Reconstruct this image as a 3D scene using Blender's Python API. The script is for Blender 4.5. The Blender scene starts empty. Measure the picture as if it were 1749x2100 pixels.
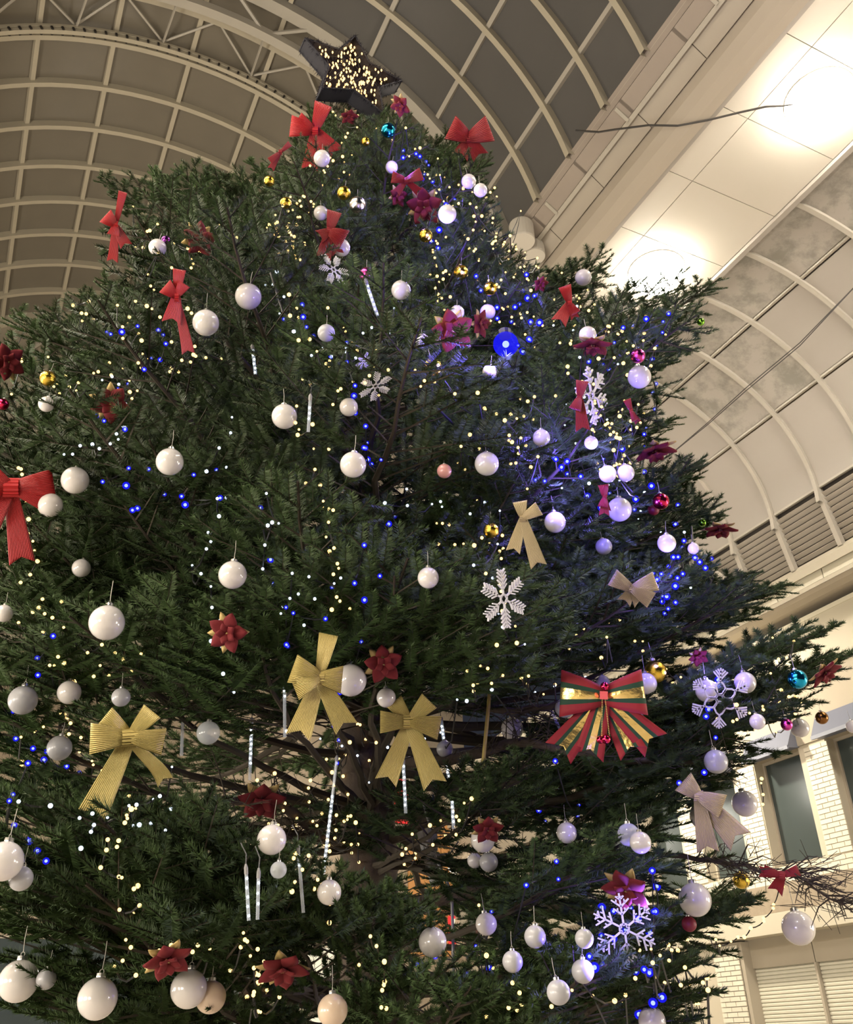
import bpy, bmesh, math, random
import numpy as np
from mathutils import Vector, Matrix

random.seed(7)
rng = np.random.default_rng(7)
PI = math.pi
R_ = math.radians

# ------------------------------------------------------------------ camera
W, H, F = 1749.0, 2100.0, 1880.0
CAM = Vector((0.0, 0.0, 1.6))


def nrm(v):
    v = np.array(v, float)
    return v / np.linalg.norm(v)


_u = nrm((-90, 3221, F))
_d = nrm((-187 - W / 2, -(2178 - H / 2), F))
_a = nrm(_d - _u * (_d @ _u))
_r = np.cross(_a, _u)
if _r[0] < 0:
    _r = -_r
MC = np.stack([_r, _a, _u])            # world = MC @ (right, up, forward)
RIGHT, UP, FWD = (Vector(MC[:, i]) for i in range(3))
sc = bpy.context.scene
cam = bpy.data.cameras.new('camera')
cam.sensor_fit = 'HORIZONTAL'
cam.sensor_width = 36.0
cam.lens = 36.0 * F / W
cam.clip_end = 200
camo = bpy.data.objects.new('camera', cam)
sc.collection.objects.link(camo)
camo.matrix_world = Matrix.Translation(CAM) @ Matrix((
    (RIGHT.x, UP.x, -FWD.x), (RIGHT.y, UP.y, -FWD.y), (RIGHT.z, UP.z, -FWD.z))).to_4x4()
sc.camera = camo

# ------------------------------------------------------------------ world, lamps, exposure
wd = bpy.data.worlds.new('night')
sc.world = wd
wd.use_nodes = True
wd.node_tree.nodes['Background'].inputs[0].default_value = (0.020, 0.022, 0.030, 1)
wd.node_tree.nodes['Background'].inputs[1].default_value = 1.0
vs = sc.view_settings
vs.view_transform = 'Standard'
vs.look = 'None'
vs.exposure = 0.0
vs.gamma = 1.0
vs.use_curve_mapping = False
try:
    sc.cycles.max_bounces = 5
    sc.cycles.diffuse_bounces = 2
    sc.cycles.glossy_bounces = 2
    sc.cycles.transmission_bounces = 3
    sc.cycles.use_adaptive_sampling = True
    sc.cycles.adaptive_threshold = 0.03
    sc.cycles.transparent_max_bounces = 10
    sc.cycles.caustics_reflective = False
    sc.cycles.caustics_refractive = False
    sc.cycles.sample_clamp_indirect = 4.0
    sc.cycles.use_light_tree = True
except Exception:
    pass

WARM = (1.0, 0.93, 0.83)


def lamp(name, kind, loc, power, col=WARM, size=0.25, aim=None, spot=None):
    l = bpy.data.lights.new(name, kind)
    l.energy = power
    l.color = col
    if kind == 'AREA':
        l.size = size
    else:
        l.shadow_soft_size = size
    if kind == 'SPOT':
        l.spot_size = R_(spot or 70)
        l.spot_blend = 0.5
    o = bpy.data.objects.new(name, l)
    sc.collection.objects.link(o)
    o.location = loc
    if aim is not None:
        o.rotation_euler = (Vector(aim) - Vector(loc)).to_track_quat('-Z', 'Y').to_euler()
    return o


SOFFIT = 8.5 + 1.6
DOME_S = 52.0         # radiance of the soffit domes
# the soffit downlights that lie outside the frame (same spacing as those in view)
for _y in (-4.5, -1.8, 0.9):
    lamp('soffit_lamp', 'POINT', (6.56, _y, SOFFIT - 0.25), 520, size=0.3)
for _y in (-4.5, -1.8, 0.9, 3.6, 6.3, 9.0):
    lamp('soffit_lamp', 'POINT', (-4.6, _y, SOFFIT - 0.25), 660, size=0.3)
for _y in (12.5, 15.5, 18.0):  # unseen lamps added low to brighten the far facade seen between boughs
    lamp('far_fill_light', 'POINT', (6.6, _y, 5.6), 110, size=0.3)
# floodlight on the facade beside the windows
lamp('facade_flood', 'SPOT', (8.2, 11.2, 6.6), 1000, (1.0, 0.90, 0.72), 0.12, (10.4, 10.0, 4.2), 110)
# unseen area lights added low on both sides to brighten vault and tree
for _y in (-2.0, 1.6, 5.2, 8.8):
    if _y < 3:
        lamp('low_fill_light', 'AREA', (10.2, _y - 1.2, 2.0), 230, (1.0, 0.93, 0.82), 2.0, (2.0, 3.0, 4.0))
    lamp('low_fill_light', 'AREA', (-6.1, _y, 2.2), 390, (1.0, 0.93, 0.82), 2.4, (1.5, _y, 5.5))

# ------------------------------------------------------------------ helpers


def ray(px, py):
    v = RIGHT * (px - W / 2) + UP * (H / 2 - py) + FWD * F
    return v.normalized()


def on_x(px, py, X):
    d = ray(px, py)
    return CAM + d * (X / d.x)


def on_y(px, py, Y):
    d = ray(px, py)
    return CAM + d * (Y / d.y)


def project(p):
    q = Vector(p) - CAM
    z = q.dot(FWD)
    if z < 0.05:
        return None
    return (W / 2 + q.dot(RIGHT) / z * F, H / 2 - q.dot(UP) / z * F)


_mats = {}


def mat(name, col, rough=0.6, metal=0.0, var=0.0, scale=8.0, bump=0.0, bscale=60.0, emit=None, es=0.0,
        coat=0.0, spec=0.5, trans=0.0, wave=0.0, wscale=20.0, sub=0.0, obj_rand=0.0):
    m = bpy.data.materials.new(name)
    m.use_nodes = True
    nt = m.node_tree
    b = nt.nodes['Principled BSDF']
    b.inputs['Base Color'].default_value = (*col, 1)
    b.inputs['Roughness'].default_value = rough
    b.inputs['Metallic'].default_value = metal
    b.inputs['Specular IOR Level'].default_value = spec
    if coat:
        b.inputs['Coat Weight'].default_value = coat
        b.inputs['Coat Roughness'].default_value = 0.06
    if trans:
        b.inputs['Transmission Weight'].default_value = trans
    if sub:
        b.inputs['Subsurface Weight'].default_value = sub
        b.inputs['Subsurface Radius'].default_value = (0.02, 0.02, 0.02)
    if emit:
        b.inputs['Emission Color'].default_value = (*emit, 1)
        b.inputs['Emission Strength'].default_value = es
    tc = None
    if var or bump or wave:
        tc = nt.nodes.new('ShaderNodeTexCoord')
    if var or obj_rand:
        mix = nt.nodes.new('ShaderNodeMix')
        mix.data_type = 'RGBA'
        mix.inputs['A'].default_value = (*[max(0, c * (1 - var - obj_rand)) for c in col], 1)
        mix.inputs['B'].default_value = (*[min(1, c * (1 + var + obj_rand)) for c in col], 1)
        if var:
            nz = nt.nodes.new('ShaderNodeTexNoise')
            nz.inputs['Scale'].default_value = scale
            nz.inputs['Detail'].default_value = 4
            nt.links.new(tc.outputs['Object'], nz.inputs['Vector'])
            src = nz.outputs['Fac']
        if obj_rand:
            oi = nt.nodes.new('ShaderNodeObjectInfo')
            src2 = oi.outputs['Random']
            if var:
                ad = nt.nodes.new('ShaderNodeMath')
                ad.operation = 'MULTIPLY_ADD'
                ad.inputs[1].default_value = 0.5
                nt.links.new(src2, ad.inputs[0])
                hf = nt.nodes.new('ShaderNodeMath')
                hf.operation = 'MULTIPLY'
                hf.inputs[1].default_value = 0.5
                nt.links.new(src, hf.inputs[0])
                nt.links.new(hf.outputs[0], ad.inputs[2])
                src = ad.outputs[0]
            else:
                src = src2
        nt.links.new(src, mix.inputs['Factor'])
        nt.links.new(mix.outputs['Result'], b.inputs['Base Color'])
    if bump or wave:
        bp = nt.nodes.new('ShaderNodeBump')
        bp.inputs['Strength'].default_value = bump or wave
        bp.inputs['Distance'].default_value = 0.01
        if wave:
            wv = nt.nodes.new('ShaderNodeTexWave')
            wv.bands_direction = 'Y'
            wv.inputs['Scale'].default_value = wscale
            wv.inputs['Distortion'].default_value = 0.0
            nt.links.new(tc.outputs['UV'], wv.inputs['Vector'])
            nt.links.new(wv.outputs['Fac'], bp.inputs['Height'])
        else:
            n2 = nt.nodes.new('ShaderNodeTexNoise')
            n2.inputs['Scale'].default_value = bscale
            n2.inputs['Detail'].default_value = 3
            nt.links.new(tc.outputs['Object'], n2.inputs['Vector'])
            nt.links.new(n2.outputs['Fac'], bp.inputs['Height'])
        nt.links.new(bp.outputs['Normal'], b.inputs['Normal'])
    _mats[name] = m
    return m


def glow(name, col, strength, sample=False):
    m = bpy.data.materials.new(name)
    m.use_nodes = True
    nt = m.node_tree
    nt.nodes.remove(nt.nodes['Principled BSDF'])
    e = nt.nodes.new('ShaderNodeEmission')
    e.inputs[0].default_value = (*col, 1)
    e.inputs[1].default_value = strength
    nt.links.new(e.outputs[0], nt.nodes['Material Output'].inputs['Surface'])
    try:
        m.cycles.emission_sampling = 'FRONT' if sample else 'NONE'
    except Exception:
        pass
    return m


class MB:
    """collects vertices and faces of one mesh"""

    def __init__(s):
        s.v, s.f, s.mi, s.uv = [], [], [], {}

    def box(s, lo, hi, m=0):
        k = len(s.v)
        for z in (lo[2], hi[2]):
            s.v += [(lo[0], lo[1], z), (hi[0], lo[1], z), (hi[0], hi[1], z), (lo[0], hi[1], z)]
        for q in ((3, 2, 1, 0), (4, 5, 6, 7), (0, 1, 5, 4), (1, 2, 6, 5), (2, 3, 7, 6), (3, 0, 4, 7)):
            s.f.append(tuple(k + i for i in q))
            s.mi.append(m)
        return s

    def tube(s, pts, rad, n=6, cap=True, m=0, flat=1.0):
        pts = [Vector(p) for p in pts]
        k = len(s.v)
        N = len(pts)
        rr = rad if hasattr(rad, '__len__') else [rad] * N
        ref = None
        for i, p in enumerate(pts):
            t = (pts[min(i + 1, N - 1)] - pts[max(i - 1, 0)])
            t = t.normalized() if t.length > 1e-9 else Vector((0, 0, 1))
            if ref is None:
                ref = Vector((0, 0, 1)) if abs(t.z) < 0.9 else Vector((1, 0, 0))
            x = t.cross(ref)
            x = x.normalized() if x.length > 1e-6 else t.orthogonal().normalized()
            y = x.cross(t)
            ref = y
            for j in range(n):
                a = 2 * PI * j / n + PI / n
                s.v.append(tuple(p + (x * math.cos(a) + y * math.sin(a) * flat) * rr[i]))
        for i in range(N - 1):
            for j in range(n):
                a, b = k + i * n + j, k + i * n + (j + 1) % n
                s.f.append((a, b, b + n, a + n))
                s.mi.append(m)
        if cap:
            s.f.append(tuple(k + j for j in reversed(range(n))))
            s.f.append(tuple(k + (N - 1) * n + j for j in range(n)))
            s.mi += [m, m]
        return s

    def lathe(s, prof, n=16, m=0, c=(0, 0, 0)):
        """profile of (radius, z) turned round the z axis"""
        k = len(s.v)
        for r, z in prof:
            for j in range(n):
                a = 2 * PI * j / n
                s.v.append((c[0] + r * math.cos(a), c[1] + r * math.sin(a), c[2] + z))
        for i in range(len(prof) - 1):
            for j in range(n):
                a, b = k + i * n + j, k + i * n + (j + 1) % n
                s.f.append((a, b, b + n, a + n))
                s.mi.append(m)
        s.f.append(tuple(k + j for j in reversed(range(n))))
        s.f.append(tuple(k + (len(prof) - 1) * n + j for j in range(n)))
        s.mi += [m, m]
        return s

    def sphere(s, c, r, nu=12, nv=8, m=0, sc3=(1, 1, 1)):
        k = len(s.v)
        s.v.append((c[0], c[1], c[2] - r * sc3[2]))
        for i in range(1, nv):
            ph = -PI / 2 + PI * i / nv
            for j in range(nu):
                a = 2 * PI * j / nu
                s.v.append((c[0] + r * sc3[0] * math.cos(ph) * math.cos(a), c[1] + r * sc3[1] * math.cos(ph) * math.sin(a),
                            c[2] + r * sc3[2] * math.sin(ph)))
        top = len(s.v)
        s.v.append((c[0], c[1], c[2] + r * sc3[2]))
        for j in range(nu):
            s.f.append((k, k + 1 + (j + 1) % nu, k + 1 + j))
            s.mi.append(m)
        for i in range(nv - 2):
            for j in range(nu):
                a, b = k + 1 + i * nu + j, k + 1 + i * nu + (j + 1) % nu
                s.f.append((a, b, b + nu, a + nu))
                s.mi.append(m)
        o = k + 1 + (nv - 2) * nu
        for j in range(nu):
            s.f.append((o + j, o + (j + 1) % nu, top))
            s.mi.append(m)
        return s

    def grid(s, fn, nu, nv, mfn=None, uvfn=None):
        """surface fn(i/nu, j/nv)"""
        k = len(s.v)
        for i in range(nu + 1):
            for j in range(nv + 1):
                s.v.append(tuple(fn(i / nu, j / nv)))
                if uvfn:
                    s.uv[len(s.v) - 1] = uvfn(i / nu, j / nv)
        for i in range(nu):
            for j in range(nv):
                a = k + i * (nv + 1) + j
                s.f.append((a, a + nv + 1, a + nv + 2, a + 1))
                s.mi.append(mfn(i, j) if mfn else 0)
        return s

    def prism(s, poly, z0, z1, m=0):
        """polygon in xy, extruded in z"""
        k = len(s.v)
        n = len(poly)
        s.v += [(x, y, z0) for x, y in poly] + [(x, y, z1) for x, y in poly]
        s.f.append(tuple(k + i for i in reversed(range(n))))
        s.f.append(tuple(k + n + i for i in range(n)))
        s.mi += [m, m]
        for i in range(n):
            j = (i + 1) % n
            s.f.append((k + i, k + j, k + n + j, k + n + i))
            s.mi.append(m)
        return s

    def extrude_y(s, poly, y0, y1, m=0):
        """section polygon in (x, z), extruded along y"""
        k = len(s.v)
        n = len(poly)
        s.v += [(x, y0, z) for x, z in poly] + [(x, y1, z) for x, z in poly]
        s.f.append(tuple(k + i for i in range(n)))
        s.f.append(tuple(k + n + i for i in reversed(range(n))))
        s.mi += [m, m]
        for i in range(n):
            j = (i + 1) % n
            s.f.append((k + j, k + i, k + n + i, k + n + j))
            s.mi.append(m)
        return s

    def mesh(s, name, mats, smooth=False):
        me = bpy.data.meshes.new(name)
        me.from_pydata(s.v, [], s.f)
        ms = mats if isinstance(mats, (list, tuple)) else [mats]
        for m in ms:
            me.materials.append(m)
        if len(ms) > 1:
            me.polygons.foreach_set('material_index', s.mi)
        if smooth:
            me.polygons.foreach_set('use_smooth', [True] * len(me.polygons))
        if s.uv:
            uvl = me.uv_layers.new(name='UVMap')
            vi = np.zeros(len(me.loops), np.int32)
            me.loops.foreach_get('vertex_index', vi)
            tab = np.zeros((len(s.v), 2), np.float32)
            for q, val in s.uv.items():
                tab[q] = val
            uvl.data.foreach_set('uv', tab[vi].ravel())
        me.update()
        return me

    def build(s, name, mats, parent=None, smooth=False, loc=None):
        return put(name, s.mesh(name, mats, smooth), parent, loc)


COL = sc.collection


def put(name, me, parent=None, loc=None):
    o = bpy.data.objects.new(name, me)
    COL.objects.link(o)
    if parent is not None:
        o.parent = parent
    if loc is not None:
        o.location = loc
    return o


def empty(name, loc=(0, 0, 0)):
    o = bpy.data.objects.new(name, None)
    o.empty_display_size = 0.05
    COL.objects.link(o)
    o.location = loc
    return o


def tag(o, label=None, cat=None, group=None, kind=None):
    if label:
        o['label'] = label
    if cat:
        o['category'] = cat
    if group:
        o['group'] = group
    if kind:
        o['kind'] = kind
    return o


def twin(o, parent, **kw):
    c = o.copy()
    COL.objects.link(c)
    c.parent = parent
    for k, v in kw.items():
        setattr(c, k, v)
    return c


def twin_tree(root, loc, rot_m=None, scale=1.0):
    r = root.copy()
    COL.objects.link(r)
    kids = [k for k in root.children]
    for ch in kids:
        c = ch.copy()
        COL.objects.link(c)
        c.parent = r
        for g in list(ch.children):
            d = g.copy()
            COL.objects.link(d)
            d.parent = c
    pose(r, loc, rot_m, scale)
    return r


def pose(r, loc, rot_m=None, scale=1.0):
    m = Matrix.Translation(Vector(loc))
    if rot_m is not None:
        m = m @ rot_m.to_4x4()
    r.matrix_world = m @ Matrix.Scale(scale, 4)


# ------------------------------------------------------------------ materials
M_frame = mat('cream_steel', (0.52, 0.46, 0.345), 0.5, var=0.08, scale=3)
M_frame2 = mat('cream_steel_plain', (0.49, 0.445, 0.37), 0.5, var=0.08, scale=3)
M_pane_lit = mat('polycarbonate_lit', (0.20, 0.175, 0.135), 0.32, var=0.10, scale=2.0, bump=0.25, bscale=2.5, spec=0.35)  # same glazing as the dim panes, its lit look put into the colour
M_pane_dim = mat('polycarbonate_dim', (0.125, 0.118, 0.110), 0.42, var=0.08, scale=1.5, bump=0.15, bscale=2.0, spec=0.25)  # darker copy of the glazing, its dimmer light put into the colour
M_white = mat('white_panel', (0.42, 0.378, 0.325), 0.55, var=0.05, scale=1.2)
M_soffit = mat('soffit_panel', (0.66, 0.60, 0.50), 0.5, var=0.03, scale=1.0)
M_beam = mat('beam_paint', (0.47, 0.41, 0.335), 0.55, var=0.06, scale=1.5)
M_beam2 = mat('bullnose_paint', (0.52, 0.45, 0.365), 0.5, var=0.04, scale=1.5)
M_fascia = mat('fascia_brown', (0.36, 0.30, 0.25), 0.6, var=0.08, scale=2)
M_louvre = mat('louvre_grey', (0.46, 0.41, 0.34), 0.6, var=0.05)
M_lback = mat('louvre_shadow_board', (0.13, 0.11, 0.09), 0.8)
M_dark = mat('dark_recess', (0.03, 0.025, 0.02), 0.8)
M_cream = mat('cream_render', (0.60, 0.54, 0.415), 0.7, var=0.05, scale=2)
M_beige = mat('beige_render', (0.42, 0.36, 0.27), 0.75, var=0.06, scale=2)
M_band = mat('brown_band', (0.36, 0.29, 0.205), 0.8, var=0.15, scale=14, bump=0.2, bscale=40)
M_brick = mat('white_brick', (0.78, 0.71, 0.56), 0.7, var=0.07, scale=9, obj_rand=0.06)
M_mortar = mat('mortar', (0.60, 0.53, 0.40), 0.9)
M_awn = mat('awning_blue_grey', (0.16, 0.17, 0.22), 0.5)
M_glass = mat('window_dark_glass', (0.055, 0.07, 0.068), 0.18, spec=0.5)
M_jamb = mat('window_jamb', (0.45, 0.39, 0.30), 0.6)
M_shut = mat('shutter_slat', (0.70, 0.66, 0.53), 0.45, var=0.04, scale=5)
M_floor = mat('floor_tile', (0.50, 0.45, 0.38), 0.5, var=0.1, scale=2)
M_lampdome = glow('lamp_dome', (1.0, 0.93, 0.82), DOME_S, True)
M_ring = mat('lamp_ring', (0.75, 0.70, 0.6), 0.4)
M_drum = mat('drum_white', (0.70, 0.64, 0.55), 0.45)
M_wire = mat('dark_wire', (0.05, 0.045, 0.04), 0.6)
M_bark = mat('bark', (0.060, 0.042, 0.030), 0.9, var=0.35, scale=18, bump=0.9, bscale=28)
M_twig = mat('twig', (0.038, 0.028, 0.016), 0.85, var=0.2, scale=30)
M_needle = mat('needles', (0.042, 0.070, 0.022), 0.55, obj_rand=0.35, spec=0.18)
M_cable = mat('black_cable', (0.012, 0.012, 0.014), 0.5)
M_warmb = glow('bulb_warm', (1.0, 0.64, 0.22), 3.2)
M_coolb = glow('bulb_cool', (0.72, 0.84, 1.0), 2.6)
M_blueb = glow('bulb_blue', (0.05, 0.10, 1.0), 2.2)
M_bluecore = glow('bulb_blue_core', (0.55, 0.70, 1.0), 2.2)
M_tip = glow('led_bead', (0.86, 0.95, 1.0), 5.0)
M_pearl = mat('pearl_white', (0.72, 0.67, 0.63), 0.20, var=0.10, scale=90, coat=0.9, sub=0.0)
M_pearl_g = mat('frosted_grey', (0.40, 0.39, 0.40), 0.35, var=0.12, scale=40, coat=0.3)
M_pearl_lit = mat('pearl_warm_lit', (0.66, 0.50, 0.36), 0.28, var=0.08, scale=60, coat=0.5)  # white pearl with the warm light put into its colour
M_gold = mat('mirror_gold', (0.80, 0.55, 0.08), 0.14, 1.0, bump=0.15, bscale=20)
M_silver = mat('mirror_silver', (0.75, 0.72, 0.70), 0.12, 1.0, bump=0.15, bscale=20)
M_mag = mat('mirror_magenta', (0.62, 0.07, 0.36), 0.16, 1.0, bump=0.12, bscale=20)
M_purple = mat('mirror_purple', (0.28, 0.06, 0.36), 0.18, 1.0)
M_crim = mat('mirror_crimson', (0.60, 0.03, 0.10), 0.2, 1.0)
M_dred = mat('glitter_dark_red', (0.20, 0.008, 0.022), 0.5, var=0.3, scale=150)
M_teal = mat('mirror_teal', (0.02, 0.36, 0.62), 0.14, 1.0)
M_green = mat('mirror_green', (0.18, 0.42, 0.05), 0.2, 1.0)
M_pink = mat('pearl_pink', (0.75, 0.36, 0.33), 0.3, var=0.08, scale=80, coat=0.4)
M_brown = mat('mirror_brown', (0.22, 0.10, 0.03), 0.25, 1.0)
M_cap = mat('silver_cap', (0.62, 0.60, 0.57), 0.28, 0.9)
M_thread = mat('hanging_thread', (0.45, 0.42, 0.36), 0.6)
M_red = mat('red_ribbon', (0.62, 0.022, 0.024), 0.5, wave=0.8, wscale=4.8)
M_redd = mat('dark_red_ribbon', (0.28, 0.010, 0.012), 0.6, wave=0.6, wscale=4.4)
M_goldr = mat('gold_ribbon', (0.74, 0.57, 0.18), 0.42, 0.2, wave=0.9, wscale=4.6)
M_champ = mat('champagne_ribbon', (0.46, 0.36, 0.20), 0.45, 0.25, wave=0.6, wscale=4.4)
M_velvet = mat('red_velvet', (0.135, 0.004, 0.007), 0.85, var=0.2, scale=40)
M_gleaf = mat('gold_lace', (0.42, 0.30, 0.11), 0.5, 0.35, var=0.35, scale=120)
M_tgreen = mat('tartan_green', (0.006, 0.040, 0.016), 0.75)
M_tred = mat('tartan_red', (0.24, 0.006, 0.012), 0.7)
M_tgold = mat('tartan_gold_foil', (0.78, 0.58, 0.20), 0.22, 0.9, bump=0.3, bscale=30)
M_flake = mat('snowflake_glitter', (0.68, 0.66, 0.68), 0.45, var=0.15, scale=120)
M_tinsel = mat('star_tinsel', (0.010, 0.008, 0.015), 0.7, spec=0.1)
M_starf = mat('star_frame', (0.030, 0.029, 0.036), 0.6, spec=0.2)
M_tube = mat('clear_tube', (0.75, 0.80, 0.85), 0.08, 0.0, trans=0.0, spec=0.6)
M_orange = mat('orange_wall', (0.62, 0.30, 0.10), 0.7)
M_shopw = mat('shop_white', (0.80, 0.74, 0.58), 0.7)
M_pvc = mat('grey_pvc', (0.28, 0.27, 0.27), 0.5)
M_bamboo = mat('yellow_stake', (0.40, 0.30, 0.07), 0.5)
M_globe = glow('globe_lamp_glow', (1.0, 0.90, 0.72), 5.0, True)
M_shopglow = glow('lit_shop', (1.0, 0.88, 0.62), 1.15, True)
M_signred = glow('red_sign_glow', (1.0, 0.05, 0.05), 1.2)


def clear_mat(name, tint, fac):
    m = bpy.data.materials.new(name)
    m.use_nodes = True
    nt = m.node_tree
    b = nt.nodes['Principled BSDF']
    b.inputs['Base Color'].default_value = (*tint, 1)
    b.inputs['Roughness'].default_value = 0.06
    b.inputs['Coat Weight'].default_value = 0.6
    t = nt.nodes.new('ShaderNodeBsdfTransparent')
    mx = nt.nodes.new('ShaderNodeMixShader')
    mx.inputs[0].default_value = fac
    nt.links.new(t.outputs[0], mx.inputs[1])
    nt.links.new(b.outputs[0], mx.inputs[2])
    nt.links.new(mx.outputs[0], nt.nodes['Material Output'].inputs['Surface'])
    return m


M_clearball = clear_mat('clear_ball', (0.72, 0.74, 0.74), 0.45)
M_cleartube = clear_mat('clear_tube_wall', (0.80, 0.86, 0.92), 0.30)


def halo_mat(name, col, strength, fac):
    m = bpy.data.materials.new(name)
    m.use_nodes = True
    nt = m.node_tree
    nt.nodes.remove(nt.nodes['Principled BSDF'])
    e = nt.nodes.new('ShaderNodeEmission')
    e.inputs[0].default_value = (*col, 1)
    e.inputs[1].default_value = strength
    t = nt.nodes.new('ShaderNodeBsdfTransparent')
    mx = nt.nodes.new('ShaderNodeMixShader')
    mx.inputs[0].default_value = fac
    nt.links.new(t.outputs[0], mx.inputs[1])
    nt.links.new(e.outputs[0], mx.inputs[2])
    nt.links.new(mx.outputs[0], nt.nodes['Material Output'].inputs['Surface'])
    try:
        m.cycles.emission_sampling = 'NONE'
    except Exception:
        pass
    return m


M_bluehalo = halo_mat('blue_halo', (0.012, 0.012, 1.0), 1.1, 0.5)  # halo around blue bulbs, built as a half-transparent glowing shell

def stain_mat():
    m = mat('stained_white_panel', (0.62, 0.56, 0.46), 0.6)
    nt = m.node_tree
    tc = nt.nodes.new('ShaderNodeTexCoord')
    oi = nt.nodes.new('ShaderNodeObjectInfo')
    ad = nt.nodes.new('ShaderNodeVectorMath')
    nt.links.new(tc.outputs['Object'], ad.inputs[0])
    nt.links.new(oi.outputs['Location'], ad.inputs[1])
    nz = nt.nodes.new('ShaderNodeTexNoise')
    nz.inputs['Scale'].default_value = 3.2
    nz.inputs['Detail'].default_value = 7
    nz.inputs['Roughness'].default_value = 0.7
    nt.links.new(ad.outputs[0], nz.inputs['Vector'])
    cr = nt.nodes.new('ShaderNodeValToRGB')
    cr.color_ramp.elements[0].position = 0.44
    cr.color_ramp.elements[0].color = (0.42, 0.378, 0.325, 1)
    cr.color_ramp.elements[1].position = 0.62
    cr.color_ramp.elements[1].color = (0.27, 0.25, 0.21, 1)
    nt.links.new(nz.outputs['Fac'], cr.inputs[0])
    nt.links.new(cr.outputs[0], nt.nodes['Principled BSDF'].inputs['Base Color'])
    return m


M_stain = stain_mat()

# ================================================================== STRUCTURE
HZ = 1.6
VC = (1.0, 8.0 + HZ)       # vault centre (x, z)
VR = 4.0


def vpt(al, y, r=VR):
    a = R_(al)
    return Vector((VC[0] + r * math.sin(a), y, VC[1] + r * math.cos(a)))


PUR = [-80.0, -63.8, -48.3, -33.0, -18.8, -4.1, 10.4, 28.0, 45.7, 64.0]
AL0, AL1 = -96.0, 76.0
ceil = tag(empty('ceiling'), kind='structure')
ribY = [7.04 - 0.71 * k for k in range(1, 12)] + [8.40 + 0.735 * k for k in range(0, 9)]


def arc_bar(y0, y1, r0, r1, a0=AL0, a1=AL1, n=44):
    mb = MB()

    def fn(i, j):
        al = a0 + (a1 - a0) * i
        q = [(y0, r0), (y1, r0), (y1, r1), (y0, r1), (y0, r0)][int(round(j * 4))]
        return vpt(al, q[0], q[1])
    mb.grid(fn, n, 4)
    return mb


rib_p = arc_bar(-0.035, 0.035, VR - 0.10, VR + 0.02).build('rib', M_frame, ceil)
for i, y in enumerate(ribY):
    o = rib_p if i == 0 else twin(rib_p, ceil)
    o.location = (0, y, 0)
for al in PUR:
    mb = MB()
    c, s_ = math.cos(R_(al)), math.sin(R_(al))
    for (ya, yb) in ((-0.8, 6.98), (7.10, 14.35)):
        k = len(mb.v)
        for y in (ya, yb):
            for (dr, dt) in ((-0.055, -0.03), (-0.055, 0.03), (0.015, 0.03), (0.015, -0.03)):
                p = vpt(al, y, VR + dr)
                mb.v.append((p.x + dt * c, y, p.z - dt * s_))
        for q in ((0, 1, 2, 3), (7, 6, 5, 4), (0, 4, 5, 1), (1, 5, 6, 2), (2, 6, 7, 3), (3, 7, 4, 0)):
            mb.f.append(tuple(k + t for t in q))
            mb.mi.append(0)
    mb.build('purlin', M_frame2 if al > 20 else M_frame, ceil)
# truss arch of three chords with zigzag webs
arc_bar(7.00, 7.16, VR - 0.16, VR + 0.02).build('chord', M_frame2, ceil)
arc_bar(7.60, 7.70, VR - 0.10, VR + 0.02).build('chord', M_frame, ceil)
arc_bar(7.30, 7.42, VR - 0.42, VR - 0.30).build('chord', M_frame2, ceil)
strip = arc_bar(8.19, 8.27, VR - 0.14, VR - 0.10).build('chord', M_frame, ceil)
mb = MB()
clip_p = MB().box((-0.012, -0.05, -0.05), (0.012, 0.05, 0.0)).mesh('clip', M_dark)
arc_bar(8.20, 8.26, VR - 0.20, VR - 0.155, -55, 40).build('light_strip', M_frame, ceil)
for k in range(44):
    al = -52 + k * 2.05
    o = put('clip', clip_p, ceil)
    o.matrix_local = Matrix.Translation(vpt(al, 8.23, VR - 0.15)) @ Matrix.Rotation(R_(al), 4, 'Y')
web = [-70, -62, -53, -44, -35, -26.5, -18.8, -10, -1, 8, 17, 26, 35, 44, 53, 62, 71]
for k in range(len(web) - 1):
    a0, a1 = web[k], web[k + 1]
    p, q = (vpt(a0, 7.66, VR - 0.06), vpt(a1, 8.22, VR - 0.06)) if k % 2 == 0 else (vpt(a0, 8.22, VR - 0.06), vpt(a1, 7.66, VR - 0.06))
    MB().tube([p, q], 0.020, 5).build('brace', M_frame2, ceil)
    p, q = (vpt(a0, 7.08, VR - 0.08), vpt(a1, 7.36, VR - 0.36)) if k % 2 == 0 else (vpt(a0, 7.36, VR - 0.36), vpt(a1, 7.08, VR - 0.08))
    MB().tube([p, q], 0.028, 5).build('brace', M_frame2, ceil)
    if k % 2 == 0:
        MB().tube([vpt(a1, 7.36, VR - 0.36), vpt(a1, 7.66, VR - 0.04)], 0.022, 5).build('brace', M_frame2, ceil)
        MB().tube([vpt(a1, 7.36, VR - 0.36), vpt(a1, 8.22, VR - 0.1)], 0.016, 5).build('brace', M_frame2, ceil)
# panes: one object per cell
cells = [AL0] + PUR + [AL1]


def pane_mesh(da, dy, m):
    def fn(i, j):
        al = -da / 2 + da * i
        r = VR + 0.0 + 0.015 * math.sin(PI * i) * math.sin(PI * j)
        return Vector((r * math.sin(R_(al)), -dy / 2 + dy * j, r * math.cos(R_(al))))
    return MB().grid(fn, 6, 3).mesh('pane', m, True)


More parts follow.
